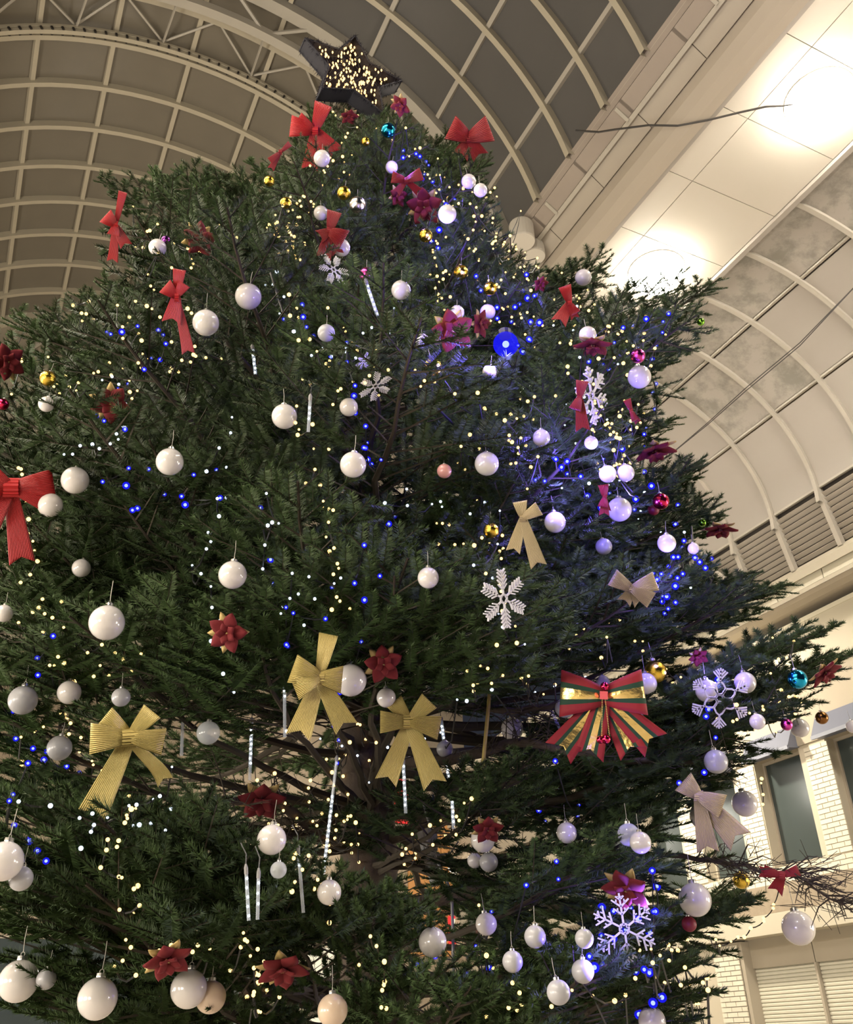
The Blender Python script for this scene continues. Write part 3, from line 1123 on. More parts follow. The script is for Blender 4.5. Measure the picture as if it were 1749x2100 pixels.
# boughs whose tips stand out against the hall: (tip px, metres nearer the camera than the trunk)
TIPS = [(1255, 546, 0.3), (1225, 590, 0.1), (1478, 634, 0.3), (1400, 672, 0.0), (1402, 705, 0.2), (1290, 690, 0.5), (1368, 768, 0.4), (1335, 850, 0.6), (1388, 902, 0.3), (1300, 900, 0.9),
        (1452, 992, 0.2), (1492, 1062, 0.4), (1490, 1098, 0.0), (1440, 1000, 0.7), (1410, 1150, 0.5), (1470, 1225, 0.1), (1545, 1232, 0.4), (1610, 1255, 0.1), (1712, 1342, 0.3), (1735, 1395, 0.0), (1722, 1442, 0.6), (1640, 1470, 0.9), (1560, 1250, 0.8), (1600, 1420, 0.6), (1655, 1350, 0.7),
        (1500, 1545, 0.4), (1495, 1610, 0.8), (1450, 1575, 0.1), (1400, 1700, 0.7), (1450, 1895, 0.4), (1540, 1885, 0.6), (1400, 2010, 0.2), (1370, 1990, 0.8), (1390, 2090, 0.4), (1400, 1900, 1.0),
        (205, 398, 0.1), (292, 372, 0.0), (318, 380, 0.3), (412, 372, 0.2), (432, 380, 0.6), (268, 530, 0.5), (300, 480, 0.8), (470, 395, 0.4), (548, 428, 0.3), (140, 625, 0.4), (60, 672, 0.3), (8, 690, 0.6), (170, 640, 0.8), (250, 620, 0.5), (-40, 760, 0.5),
        (508, 338, 0.1), (560, 330, 0.3), (590, 290, 0.2), (620, 255, 0.2), (575, 455, 0.5), (1012, 330, 0.2), (1018, 345, 0.5), (990, 300, 0.0), (935, 300, 0.3), (880, 280, 0.1), (825, 250, 0.2), (645, 255, 0.3), (1015, 420, 0.2), (1035, 480, 0.5), (1060, 530, 0.3), (1115, 575, 0.5),
        (-60, 860, 0.9), (-90, 960, 1.1), (-40, 1080, 1.0), (-120, 1190, 1.2), (-60, 1300, 1.2), (-120, 1420, 1.3), (-50, 1530, 1.2), (-120, 1640, 1.4), (20, 900, 1.3), (60, 1120, 1.5), (-30, 1720, 1.6), (90, 1350, 1.6), (160, 1050, 1.6), (290, 960, 1.8), (40, 1010, 0.6), (30, 1240, 0.8), (60, 1600, 0.8), (10, 1950, 1.8), (60, 2125, 1.7), (250, 2135, 1.5), (430, 2120, 1.4), (590, 2110, 1.3), (80, 2090, 1.6), (790, 1010, 0.9), (745, 930, 1.3), (830, 960, 1.1), (598, 1055, 2.0), (560, 1010, 1.8), (700, 1080, 1.6), (760, 1260, 1.9), (620, 1300, 1.8), (990, 1260, 1.7), (830, 1210, 1.9), (1090, 1150, 1.6), (1330, 1230, 1.2), (1100, 860, 1.2), (1060, 1000, 1.4), (480, 1310, 1.7),
        (320, 1810, 2.0), (130, 1830, 2.2), (740, 1890, 1.9), (560, 1930, 2.0), (250, 1840, 2.1), (420, 1870, 2.0), (40, 1850, 2.1), (330, 1960, 1.9), (160, 1950, 2.2), (1010, 1610, 1.1), (1090, 1605, 1.2), (1240, 2090, 1.9), (1000, 2100, 2.0), (880, 2090, 1.8), (1380, 2095, 1.6), (1260, 1760, 1.3)]
for px, py, fw in TIPS:
    tip = at(px, py, fw)
    hr = (Vector((tip.x, tip.y, 0)) - Vector((axis(tip.z).x, axis(tip.z).y, 0))).length
    rise = 0.62 if tip.z > 6.6 else 0.34 if tip.z > 5.5 else 0.20 if tip.z > 4.2 else 0.08
    b = axis(tip.z - hr * rise)
    put_branch(b, tip - b, max(0.3, (tip - b).length), random.uniform(-0.25, 0.25) * (0.15 if fw > 1.1 else 1), fw > 1.1 and py > 1200, 0.55 if (fw < 1.0 and px > 0) or (fw > 1.1 and py > 1500) else 1.0)

# the regular whorls
i = 0
z = 0.95
while z < 7.35:
    az = i * 2.39996 + random.uniform(-0.25, 0.25)
    r = rprof(z) * random.uniform(0.70, 1.0)
    el = R_(-6 + 9 * max(0, z - 3.5) + random.uniform(-7, 7)) if z < 7.2 else R_(random.uniform(30, 58))
    dv = Vector((math.cos(az) * math.cos(el), math.sin(az) * math.cos(el), math.sin(el)))
    b = axis(z)
    facing = -(Vector((dv.x, dv.y, 0)).normalized().dot(VH))
    keep = facing > -0.35 or random.random() < (0.8 if z > 5.0 else 0.30)
    if z < 1.75 and facing < 0.6:
        keep = random.random() < 0.6
    elif z < 3.4 and facing > -0.2:
        keep = random.random() < 0.07
    elif z < 3.4:
        keep = random.random() < 0.60
    L = r
    if keep:
        while L > 0.25:
            ok = True
            for f in (1.0, 0.8, 0.5):
                q = project(b + dv * L * f)
                if z < 4.2 and facing > -0.1 and q is not None and 640 < q[0] < 900 and 1380 < q[1] < 1890:
                    ok = False
                if q is None or not inside(q) or (b + dv * L * f - CAM).length < 1.7:
                    ok = False
            if ok:
                break
            L *= 0.9
        if L > 0.25 and (L > 0.45 * r):
            put_branch(b, dv, L, random.uniform(-0.3, 0.3))
    i += 1
    z += 0.0325 * (0.55 + 0.45 * min(1, rprof(z) / 1.0)) * (1.45 if z < 3.6 else 0.85)
# leader shoots at the very top
for k in range(5):
    a = k * 1.3
    put_branch(axis(7.15), Vector((0.5 * math.cos(a), 0.5 * math.sin(a), 1)), 0.42)
print('boughs', NB[0])


# bare lower limbs seen against the light
def limb(pts, r0, r1, twigs=0, seed=1):
    g = random.Random(seed)
    P = [at(*p) for p in pts]
    mb = MB()
    n = len(P)
    S = []
    for i in range(n - 1):
        for k in range(4):
            S.append(P[i].lerp(P[i + 1], k / 4) + Vector((g.gauss(0, 0.006), g.gauss(0, 0.006), g.gauss(0, 0.006))))
    S.append(P[-1])
    N = len(S)
    mb.tube([p - TB for p in S], [r0 + (r1 - r0) * i / (N - 1) for i in range(N)], 7)
    o = mb.build('limb', M_bark, tree, True)
    if twigs:
        tw = MB()
        for k in range(twigs):
            t = g.uniform(0.25, 0.97) * (N - 1)
            i = int(t)
            b = S[i].lerp(S[min(N - 1, i + 1)], t - i)
            d = (S[min(N - 1, i + 1)] - S[max(0, i - 1)]).normalized()
            off = Vector((g.gauss(0, 1), g.gauss(0, 1), g.gauss(0.1, 0.35))).normalized()
            dd = (d * 0.75 + off * 0.75).normalized()
            dd.z = max(dd.z, -0.12)
            ln = g.uniform(0.08, 0.28)
            m1 = b + dd * ln * 0.5 + Vector((0, 0, g.gauss(0, 0.015)))
            e = b + dd * ln + Vector((0, 0, -0.22 * ln))
            tw.tube([b - TB, m1 - TB, e - TB], [0.0035, 0.0026, 0.0012], 4)
            for q in range(g.randint(1, 4)):
                f = g.uniform(0.3, 0.9)
                bb = b.lerp(e, f)
                o2 = (dd * 0.7 + Vector((g.gauss(0, 1), g.gauss(0, 1), g.gauss(0.1, 0.4))).normalized() * 0.7).normalized()
                tw.tube([bb - TB, bb + o2 * g.uniform(0.04, 0.16) - TB], [0.002, 0.001], 3)
        t_ = tw.build('twigs', M_twig, o)
        t_['kind'] = 'stuff'
    return o


limb([(1230, 1745, 0.1), (1400, 1755, 0.4), (1530, 1775, 0.5), (1640, 1800, 0.6), (1760, 1880, 0.6)], 0.013, 0.003, 80, 3)
limb([(800, 1880, 0.0), (920, 1835, 0.3), (1060, 1790, 0.5)], 0.045, 0.020, 10, 4)
limb([(760, 1880, 0.0), (690, 1860, 0.4), (560, 1810, 0.6), (470, 1780, 0.8)], 0.042, 0.016, 14, 5)
limb([(770, 2030, 0.0), (700, 2040, 0.3), (600, 2030, 0.5), (500, 2035, 0.8)], 0.046, 0.022, 14, 6)
limb([(810, 2040, 0.0), (900, 2020, 0.3), (1000, 2005, 0.5), (1180, 2030, 0.6)], 0.040, 0.016, 24, 7)
limb([(740, 1400, 0.0), (600, 1480, 0.3), (480, 1440, 0.7), (380, 1450, 0.9)], 0.034, 0.012, 26, 8)
limb([(790, 1560, 0.0), (920, 1560, 0.3), (1080, 1520, 0.6), (1250, 1560, 0.7), (1500, 1560, 0.7)], 0.030, 0.010, 50, 9)
limb([(790, 1450, 0.0), (900, 1440, 0.3), (1050, 1460, 0.7), (1200, 1430, 0.9)], 0.030, 0.010, 44, 10)
limb([(740, 1640, 0.0), (650, 1700, 0.3), (560, 1640, 0.6), (420, 1640, 0.9)], 0.032, 0.012, 36, 11)
limb([(740, 1720, 0.0), (640, 1720, 0.3), (500, 1710, 0.6)], 0.032, 0.012, 30, 12)
limb([(790, 1730, 0.0), (870, 1690, 0.2), (960, 1660, 0.5)], 0.032, 0.014, 16, 13)

# ================================================================== ORNAMENTS
bpy.context.view_layer.update()
DG = bpy.context.evaluated_depsgraph_get()


def cast(px, py):
    """distance from the camera to the foliage at pixel (px, py), or None"""
    d = ray(px, py)
    ok, loc, nr, ix, ob, mx = sc.ray_cast(DG, CAM, d, distance=9.5)
    if ok and ob is not None and (ob.name.startswith('needles') or ob.name.startswith('branch') or ob.name.startswith('trunk') or ob.name.startswith('limb')):
        return (loc - CAM).length
    return None


def depth_at(px, py, r=0.0, default=None):
    ds = []
    for k in range(19 if r > 4 else 1):
        a = k * 2 * PI / 9
        rr = 0 if k == 0 else r * (0.85 if k < 10 else 0.45)
        t = cast(px + rr * math.cos(a), py + rr * math.sin(a))
        if t:
            ds.append(t)
    ta = t_axis(ray(px, py))
    t = min(ds) if ds else (ta - 0.25 if default is None else ta - default)
    return max(ta - 2.5, min(t, ta + 0.3))


def spot(px, py, r, lift=0.6, default=None):
    """centre and real radius of a thing R pixels in radius that hangs before the foliage"""
    d = ray(px, py)
    t = depth_at(px, py, r, default)
    c = d.dot(FWD)
    rad = r * t * c / F
    t = t - rad * lift
    return CAM + d * t, r * t * c / F


def facing(p, yaw=0.0, pitch=0.0, roll=0.0):
    """rotation whose local z looks at the camera, y upwards; turned by yaw, pitch, roll (degrees)"""
    v = (CAM - Vector(p)).normalized()
    x = UP.cross(v).normalized()
    y = v.cross(x)
    m = Matrix((x, y, v)).transposed()
    return m @ Matrix.Rotation(R_(yaw), 3, 'Y') @ Matrix.Rotation(R_(pitch), 3, 'X') @ Matrix.Rotation(R_(roll), 3, 'Z')


# ---- baubles: a ball, its cap and a hanging thread, radius 1 in their own frame
def make_bauble(m, big=False):
    root = empty('bauble')
    MB().sphere((0, 0, 0), 1.0, 28, 18).build('ball', m, root, True)
    MB().lathe([(0.24, 0.93), (0.25, 1.02), (0.24, 1.16), (0.16, 1.18)], 16).build('cap', M_cap, root, False)
    lp = [(0.11 * math.cos(a), 0, 1.25 + 0.11 * math.sin(a)) for a in np.linspace(-PI / 2, 1.5 * PI, 11)]
    MB().tube(lp, 0.022, 5, False).tube([(0, 0, 1.35), (0.03, 0.02, 2.0), (0.0, 0.0, 2.7)], 0.022, 4).build('hanging_loop', M_thread, root)
    return root


BPROTO = {}
BMAT = {'white': M_pearl, 'grey': M_pearl_g, 'peach': M_pearl_lit, 'gold': M_gold, 'silver': M_silver, 'magenta': M_mag, 'purple': M_purple,
        'crimson': M_crim, 'darkred': M_dred, 'teal': M_teal, 'green': M_green, 'pink': M_pink, 'brown': M_brown, 'clear': M_clearball}
BGROUP = {'white': 'white pearl baubles on the fir', 'grey': 'frosted grey baubles on the fir', 'gold': 'mirror gold baubles on the fir'}
BALLS = [
    ('white', 660, 325, 17, 'white ball tucked under the topmost red bow'),
    ('white', 803, 343, 13, 'small white ball lit blue above the little red bow'),
    ('white', 961, 372, 15, 'lavender-lit white ball below the dark red bow at the treetop edge'),
    ('white', 985, 390, 14, 'small lavender-lit white ball touching the lower side of its twin near the treetop'),
    ('white', 917, 439, 19, 'white ball beside the red poinsettia in the blue-lit upper tree'),
    ('white', 658, 437, 15, 'white ball just above the dark red bow of the upper tree'),
    ('white', 700, 508, 18, 'white ball at the foot of the dark red bow, above a snowflake'),
    ('white', 323, 508, 18, 'white ball beside the tiny purple ball on the high outer bough'),
    ('white', 509, 608, 27, 'large white ball alone on green needles above the middle of the tree'),
    ('white', 422, 662, 27, 'large white ball against the long tail of a red bow'),
    ('grey', 669, 683, 18, 'frosted grey-white ball below the magenta ball'),
    ('white', 822, 595, 20, 'white ball a little below and beyond the magenta ball'),
    ('white', 1196, 569, 17, 'white ball on the bough in front of the lower ceiling lamp'),
    ('white', 937, 641, 15, 'white ball peeping over the large red and gold poinsettia'),
    ('white', 1000, 640, 16, 'blue-tinted white ball beyond the large red and gold poinsettia'),
    ('white', 866, 699, 15, 'white ball half behind a sprig, next to the large poinsettia'),
    ('white', 1004, 762, 15, 'blue-tinted white ball under the brightest blue lamp'),
    ('white', 583, 854, 26, 'large white ball on a long thread above the dark middle of the tree'),
    ('white', 715, 835, 19, 'white ball crossed by a black cable below the blue-lit snowflake'),
    ('white', 724, 953, 27, 'large white ball over a sprig, between the trunk shadow and the gold mirror ball'),
    ('white', 998, 951, 25, 'large plain white ball beside the small pink ball'),
    ('white', 348, 947, 28, 'large white ball resting on the near bough under the red poinsettia'),
    ('white', 154, 985, 28, 'large matt white ball beside the big bright red bow'),
    ('white', 103, 1036, 25, 'white ball half covered by the big bright red bow'),
    ('white', 95, 829, 16, 'small white ball below the gold ball on the outer bough'),
    ('white', 477, 1179, 29, 'large white ball hanging below the long near bough'),
    ('white', 878, 1185, 22, 'white ball in front of the dark trunk, beyond the gold and champagne bows'),
    ('white', 219, 1277, 36, 'biggest white ball of the dark outer boughs, above the near gold bow'),
    ('white', 167, 1165, 19, 'white ball touched by two warm bulbs under the big red bow'),
    ('white', 8, 1258, 18, 'white ball with a blue spot cut by the edge of the frame'),
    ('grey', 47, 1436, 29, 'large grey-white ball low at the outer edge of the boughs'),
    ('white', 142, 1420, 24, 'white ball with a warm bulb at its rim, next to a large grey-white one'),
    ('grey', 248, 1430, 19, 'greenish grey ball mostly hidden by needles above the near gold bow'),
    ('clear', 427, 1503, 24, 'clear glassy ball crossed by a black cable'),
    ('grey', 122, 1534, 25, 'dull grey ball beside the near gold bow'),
    ('white', 719, 1395, 33, 'big white ball with a silver cap beside the middle gold bow'),
    ('white', 792, 1431, 20, 'small white ball above the loops of the gold bow by the trunk'),
    ('white', 1050, 1495, 23, 'white ball alone in the gap between the yellow stake and the tartan bow'),
    ('grey', 912, 1536, 17, 'grey-white ball behind a dripping light tube by the gold bow'),
    ('white', 990, 1722, 25, 'white ball half covered by a dark red poinsettia'),
    ('white', 973, 1765, 15, 'small white ball of the pair below the half-covered one'),
    ('grey', 1002, 1768, 19, 'frosted grey ball overlapping a small white one'),
    ('white', 557, 1722, 30, 'large white ball hanging under a ragged red poinsettia'),
    ('clear', 571, 1784, 17, 'small clear ball lit by a blue bulb'),
    ('white', 675, 1830, 25, 'white ball on a long thread at the end of a slanting light tube'),
    ('white', 8, 1766, 39, 'very large white ball cut by the edge of the frame above the low boughs'),
    ('grey', 43, 1802, 24, 'grey ball under the very large white ball'),
    ('white', 38, 2012, 40, 'very large white ball at the bottom corner of the tree'),
    ('grey', 95, 2008, 20, 'small dull ball behind the very large corner ball'),
    ('white', 200, 2048, 40, 'very large white ball on a green thread along the bottom edge'),
    ('white', 387, 2028, 37, 'very large white ball in front of a peach one'),
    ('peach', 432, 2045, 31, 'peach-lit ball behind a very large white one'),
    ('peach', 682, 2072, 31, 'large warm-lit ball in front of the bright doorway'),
    ('white', 887, 1932, 29, 'white ball crossed by a bare sprig right of the trunk'),
    ('white', 997, 1895, 22, 'white ball with a warm bulb in front, above the low blue lights'),
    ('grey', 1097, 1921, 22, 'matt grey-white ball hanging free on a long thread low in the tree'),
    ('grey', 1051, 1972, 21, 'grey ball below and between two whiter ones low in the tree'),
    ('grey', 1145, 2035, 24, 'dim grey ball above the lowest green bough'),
    ('white', 1337, 2095, 28, 'white ball cut by the bottom edge of the frame'),
    ('white', 1441, 1673, 27, 'white ball in front of the champagne bow by the dark windows'),
    ('white', 1527, 1648, 26, 'white ball against the white window pier'),
    ('white', 1313, 1728, 22, 'white ball overlapping a clear glass one'),
    ('clear', 1289, 1712, 23, 'clear glass ball behind a white one'),
    ('white', 1162, 1708, 21, 'white ball partly behind a dark sprig below the tartan bow'),
    ('white', 1425, 1845, 33, 'large pale ball crossed by bare twigs, above the dark red ball'),
    ('white', 1637, 1903, 33, 'large white ball hanging alone in front of the roller shutter'),
    ('grey', 1468, 1562, 24, 'greyish ball lit blue on one side, under the bright awning corner'),
    ('grey', 1198, 1925, 19, 'half-hidden grey ball next to the lowest snowflake'),
    ('grey', 1195, 1992, 23, 'very dim ball under the lowest snowflake'),
    ('white', 1246, 972, 18, 'first of two white balls touching side by side on the blue-lit boughs'),
    ('white', 1283, 970, 18, 'outer of two white balls touching side by side on the blue-lit boughs'),
    ('white', 1270, 1045, 25, 'large blue-lit ball wrapped by a black cable beside a crimson bow'),
    ('white', 1138, 1071, 22, 'white ball half under a sprig beside the champagne ribbon tails'),
    ('grey', 1238, 1121, 17, 'small grey ball in the dark below the blue-lit boughs'),
    ('white', 1311, 773, 24, 'large lavender-lit ball at the outer bough above a dangling cable'),
    ('white', 1205, 687, 18, 'pinkish white ball above a red satin flower'),
    ('white', 1110, 898, 18, 'ball lit deep blue behind a green sprig'),
    ('white', 1367, 1114, 19, 'lavender-lit ball hung over by a black cable'),
    ('white', 1422, 1125, 12, 'small round pinkish ball at the end of the outer boughs, before the louvres'),
    ('white', 1449, 1417, 23, 'white ball over the large looped snowflake'),
    ('white', 1528, 1400, 22, 'pinkish white ball beyond the large looped snowflake'),
    ('white', 1553, 1480, 16, 'small pinkish white ball below the outer warm bulbs'),
    ('white', 1640, 1493, 19, 'lavender ball beside the small pink mirror ball over the awning'),
    ('white', 1748, 1490, 13, 'bright white ball cut by the edge of the frame over the awning'),
    ('white', 1325, 1402, 22, 'white ball behind the large gold mirror ball'),
    ('grey', 1158, 1452, 20, 'grey ball half behind the tartan bow'),
    ('white', 1236, 1400, 15, 'white ball peeping over the tartan bow'),
    ('white', 1212, 908, 14, 'dim lavender ball among blue-lit needles under the leafy snowflake'),
    ('silver', 733, 420, 17, 'silver mirror ball next to a gold one near the treetop'),
    ('gold', 552, 371, 11, 'small gold ball at the tip of a treetop spray'),
    ('gold', 586, 416, 12, 'gold ball among warm bulbs on the treetop edge'),
    ('gold', 705, 396, 14, 'gold ball beside the silver mirror ball'),
    ('gold', 887, 753, 19, 'gold mirror ball below the large red poinsettia'),
    ('gold', 945, 558, 15, 'gold ball among blue lights, the higher of two'),
    ('gold', 1005, 592, 14, 'gold ball among blue lights, the lower of two'),
    ('gold', 873, 483, 14, 'gold ball under the poinsettia of the upper tree'),
    ('gold', 98, 776, 16, 'gold ball on the far outer bough above a small white ball'),
    ('gold', 1343, 1378, 24, 'large gold mirror ball above the tartan bow'),
    ('gold', 1520, 1805, 17, 'gold ball hanging from the bare branch before the brick sill'),
    ('gold', 1007, 1088, 16, 'gold ball behind a black cable beside the champagne ribbon'),
    ('gold', 750, 290, 9, 'tiny gold ball just below the star'),
    ('magenta', 752, 564, 16, 'magenta mirror ball above a dripping light tube'),
    ('magenta', 1308, 730, 15, 'magenta mirror ball over the large lavender-lit ball'),
    ('crimson', 1355, 1028, 17, 'crimson mirror ball with a blue bulb on it'),
    ('darkred', 1340, 1045, 12, 'small dark red ball touching the crimson mirror ball'),
    ('purple', 340, 492, 9, 'tiny purple ball behind a white one on the high outer bough'),
    ('magenta', 1613, 1486, 12, 'small pink mirror ball touching the lavender ball'),
    ('crimson', 6, 829, 12, 'crimson ball cut by the edge of the frame'),
    ('darkred', 1413, 1895, 15, 'matt dark red ball low on the outer boughs'),
    ('teal', 796, 267, 15, 'teal mirror ball just below the star'),
    ('teal', 1635, 1393, 20, 'blue mirror ball at the end of the outermost bough'),
    ('green', 1437, 660, 8, 'tiny green ball under the tip of the bough by the ceiling'),
    ('green', 1440, 1072, 8, 'tiny green ball under the outer bough above the louvres'),
    ('pink', 911, 966, 15, 'small pink ball on a thread beside the large plain white ball'),
    ('brown', 1685, 1472, 13, 'brown ball hanging beyond the last needles over the awning'),
]
HANGERS = []
for kind, px, py, r, lab in BALLS:
    p, rad = spot(px, py, r, -0.35 if any(w in lab for w in ('half covered', 'half behind', 'behind the', 'behind a', 'peeping', 'tucked', 'covered by a dark')) else 0.6)
    if kind not in BPROTO:
        root = make_bauble(BMAT[kind])
        BPROTO[kind] = root
        pose(root, p, Matrix.Rotation(random.uniform(0, 6), 3, 'Z'), rad)
    else:
        tilt = Matrix.Rotation(random.uniform(-0.12, 0.12), 3, 'X') @ Matrix.Rotation(random.uniform(-0.12, 0.12), 3, 'Y')
        root = twin_tree(BPROTO[kind], p, tilt @ Matrix.Rotation(random.uniform(0, 6), 3, 'Z'), rad)
    tag(root, lab, 'bauble', BGROUP.get(kind, 'coloured baubles on the fir'))


# ---- ribbon bows
def loop_mesh(L, w, d, mats, mfn=None, pinch=0.38, twist=0.0):
    def fn(i, j):
        a = PI * i
        e = L * math.sin(a) ** 0.62
        k = min(1.0, e / L)
        ww = w * (pinch + (1 - pinch) * k ** 0.8)
        v = (j - 0.5)
        n = d * math.cos(a) * (0.25 + 0.75 * math.sin(a) ** 0.5) + 0.10 * w * (1 - abs(2 * v)) * (1 - k)
        return (e + twist * v * w, v * ww, n)
    return MB().grid(fn, 22, 8, mfn, lambda i, j: (i * 2 * L / max(w, 1e-4), j)).mesh('loop', mats, True)


def tail_mesh(L, w0, w1, curl, mats, mfn=None, notch=0.28, bend=0.0):
    def fn(i, j):
        v = j - 0.5
        ww = w0 + (w1 - w0) * i ** 0.8
        ext = 1.0 if i < 0.8 else 1.0 - notch * (1 - abs(2 * v)) * (w1 / L) * (i - 0.8) / 0.2
        x = L * i * ext
        return (x, v * ww + bend * L * math.sin(PI * i * 0.75) * i, curl * L * math.sin(i * 4.2) * 0.5 + curl * 0.3 * L * i)
    return MB().grid(fn, 20, 8, mfn, lambda i, j: (i * L / max(w1, 1e-4), j)).mesh('tail', mats, True)


def knot_mesh(w, h, d, m):
    return MB().grid(lambda i, j: ((0.5 - j) * w * (1 - 0.18 * abs(math.cos(2 * PI * i))), h * 0.5 * math.sin(2 * PI * i), d * math.cos(2 * PI * i)), 16, 4, None, lambda i, j: (j, i)).mesh('knot', m, True)


def solid(o, t):
    md = o.modifiers.new('thick', 'SOLIDIFY')
    md.thickness = t
    md.offset = 0


def bow(px, py, loops, tails, m, label, knot=(16, 20), yaw=0.0, pitch=0.0, size=None, group=None, cat='bow', depth=0.30, mats=None, mfn=None, lift=0.25, name='ribbon_bow'):
    qs = [(px, py)]
    for a, l in [(q[0], q[1]) for q in loops] + [(q[0], q[1]) for q in tails]:
        for f in (0.35, 0.65, 0.95):
            qs.append((px + l * f * math.cos(R_(a)), py - l * f * math.sin(R_(a))))
    ds = sorted(t for t in (depth_at(x, y, 7) for x, y in qs if x > -20))
    t0 = max(ds[0], ds[len(ds) // 2] - 0.9)
    p = CAM + ray(px, py) * (t0 - 0.10)
    s = (p - CAM).dot(FWD) / F
    root = empty(name)
    tag(root, label, cat, group)
    mm = mats or m
    for k, (a, l, w) in enumerate(loops):
        o = put('loop', loop_mesh(l * s, w * s, depth * w * s, mm, mfn), root)
        o.matrix_local = Matrix.Translation((0, 0, 0.004 * k)) @ Matrix.Rotation(R_(a), 4, 'Z')
        solid(o, 0.0016)
    for k, (a, l, w, bend) in enumerate(tails):
        o = put('tail', tail_mesh(l * s, w * s * 0.42, w * s, 0.07 * (1 if k % 2 else -1), mm, mfn, bend=bend), root)
        o.matrix_local = Matrix.Translation((0, 0, -0.006 - 0.004 * k)) @ Matrix.Rotation(R_(a), 4, 'Z')
        solid(o, 0.0016)
    kw, kh = knot
    o = put('knot', knot_mesh(kw * s, kh * s, 0.45 * kh * s, m), root)
    o.matrix_local = Matrix.Translation((0, 0, 0.06 * kh * s))
    pose(root, p, facing(p, yaw, pitch))
    return root, s


RG, GG = 'red ribbon bows on the fir', 'gold ribbon bows on the fir'
bow(646, 268, [(72, 54, 36), (172, 50, 42), (150, 40, 30)], [(-98, 78, 36, 0.0), (-46, 66, 44, 0.0)], M_red, 'bright red bow under the star at the treetop', (14, 20), group=RG, lift=0.9)
bow(962, 283, [(152, 44, 50), (22, 46, 52)], [(-118, 42, 36, 0.0), (-58, 46, 36, 0.0)], M_redd, 'dark red bow silhouetted against the roof panes', (12, 18), group=RG)
bow(237, 462, [(78, 68, 17), (140, 26, 34), (-100, 20, 26)], [(-97, 74, 22, 0.05), (-62, 46, 26, 0.0)], M_red, 'bright red bow seen edge-on at the tip of a high bough', (10, 18), group=RG, size=20, lift=0.6)
bow(362, 608, [(84, 54, 26), (140, 30, 34), (60, 30, 26)], [(-80, 118, 26, 0.04), (-100, 56, 40, 0.0)], M_red, 'bright red bow with one long tail beside a large white ball', (10, 22), group=RG, size=26, lift=0.8)
bow(22, 1000, [(172, 60, 70), (8, 82, 58), (-24, 78, 40), (150, 46, 50)], [(-82, 158, 50, 0.0), (-118, 90, 46, 0.0)], M_red, 'big bright red ribbed bow cut by the edge of the frame', (34, 40), group=RG, size=60, lift=0.5)
bow(676, 474, [(76, 40, 30), (-30, 34, 44)], [(-104, 58, 34, 0.0), (-150, 26, 30, 0.0), (-70, 50, 26, 0.0)], M_redd, 'dark red bow hanging between two white balls of the upper tree', (12, 18), group=RG)
bow(833, 370, [(168, 30, 24), (22, 34, 26)], [(-130, 34, 18, 0.0), (-40, 36, 18, 0.0)], M_redd, 'small red bow between the blue-lit ball and the upper poinsettia', (9, 12), group=RG)
bow(575, 312, [(42, 26, 12), (-140, 28, 14)], [(-120, 40, 14, 0.0)], M_redd, 'thin dark red bow seen edge-on on the treetop spray', (8, 10), group=RG)
bow(1168, 622, [(106, 36, 26), (-60, 24, 22)], [(-120, 46, 34, 0.0), (-70, 34, 18, 0.0)], M_red, 'shiny red bow on the bough below the lower ceiling lamp', (10, 14), group=RG)
bow(1604, 1795, [(24, 34, 22), (170, 36, 20)], [(-112, 38, 30, 0.0), (178, 46, 22, 0.0)], M_redd, 'dark red bow tied to the bare branch before the brick sill', (14, 16), group=RG, lift=0.5)
bow(1294, 842, [(110, 24, 16), (-70, 22, 14)], [(-60, 30, 14, 0.0)], M_redd, 'little dark red bow near the dangling cable of the outer boughs', (8, 9), group=RG)
bow(1240, 1020, [(96, 26, 22), (-100, 20, 22)], [(-92, 38, 22, 0.0), (-80, 30, 16, 0.0)], M_redd, 'dark crimson bow beside the large blue-lit ball', (9, 12), group=RG)
bow(1188, 815, [(80, 34, 26), (-110, 26, 26)], [(-84, 70, 30, 0.0)], M_redd, 'dark maroon bow hanging next to the leafy snowflake', (10, 12), group=RG)
bow(266, 1512, [(140, 66, 52), (178, 76, 62), (48, 66, 44), (-12, 68, 54)], [(-116, 168, 60, 0.0), (-62, 118, 34, 0.20)], M_goldr, 'large gold bow with one curling tail near the outer boughs', (34, 36), group=GG, size=64, lift=0.4, depth=0.22)
bow(655, 1390, [(78, 90, 40), (-6, 46, 56), (160, 58, 60), (-158, 54, 50)], [(-110, 126, 52, 0.0), (-62, 118, 50, 0.0)], M_goldr, 'large gold bow with an upright loop beside the big white ball', (26, 30), group=GG, size=60, lift=0.4, depth=0.28)
bow(840, 1480, [(128, 52, 38), (180, 60, 46), (46, 58, 42), (-12, 62, 48)], [(-112, 130, 46, 0.0), (-68, 138, 50, 0.0)], M_goldr, 'large gold bow in front of the trunk', (30, 28), group=GG, size=60, lift=0.4, depth=0.22)
bow(1072, 1062, [(100, 34, 30), (30, 38, 30)], [(-106, 74, 30, 0.0), (-72, 106, 34, 0.0)], M_champ, 'champagne bow with two long tails under a sprig', (14, 16), group=GG)
bow(1296, 1208, [(150, 46, 38), (20, 50, 40), (-30, 44, 36)], [(-120, 34, 30, 0.0), (-60, 36, 30, 0.0)], M_champ, 'champagne bow lying on the bough below the blue lights', (14, 16), group=GG)
bow(1432, 1632, [(140, 40, 50), (-20, 50, 50)], [(-45, 116, 56, 0.0), (-80, 110, 44, 0.0)], M_champ, 'large champagne bow behind a white ball by the dark windows', (20, 22), group=GG)

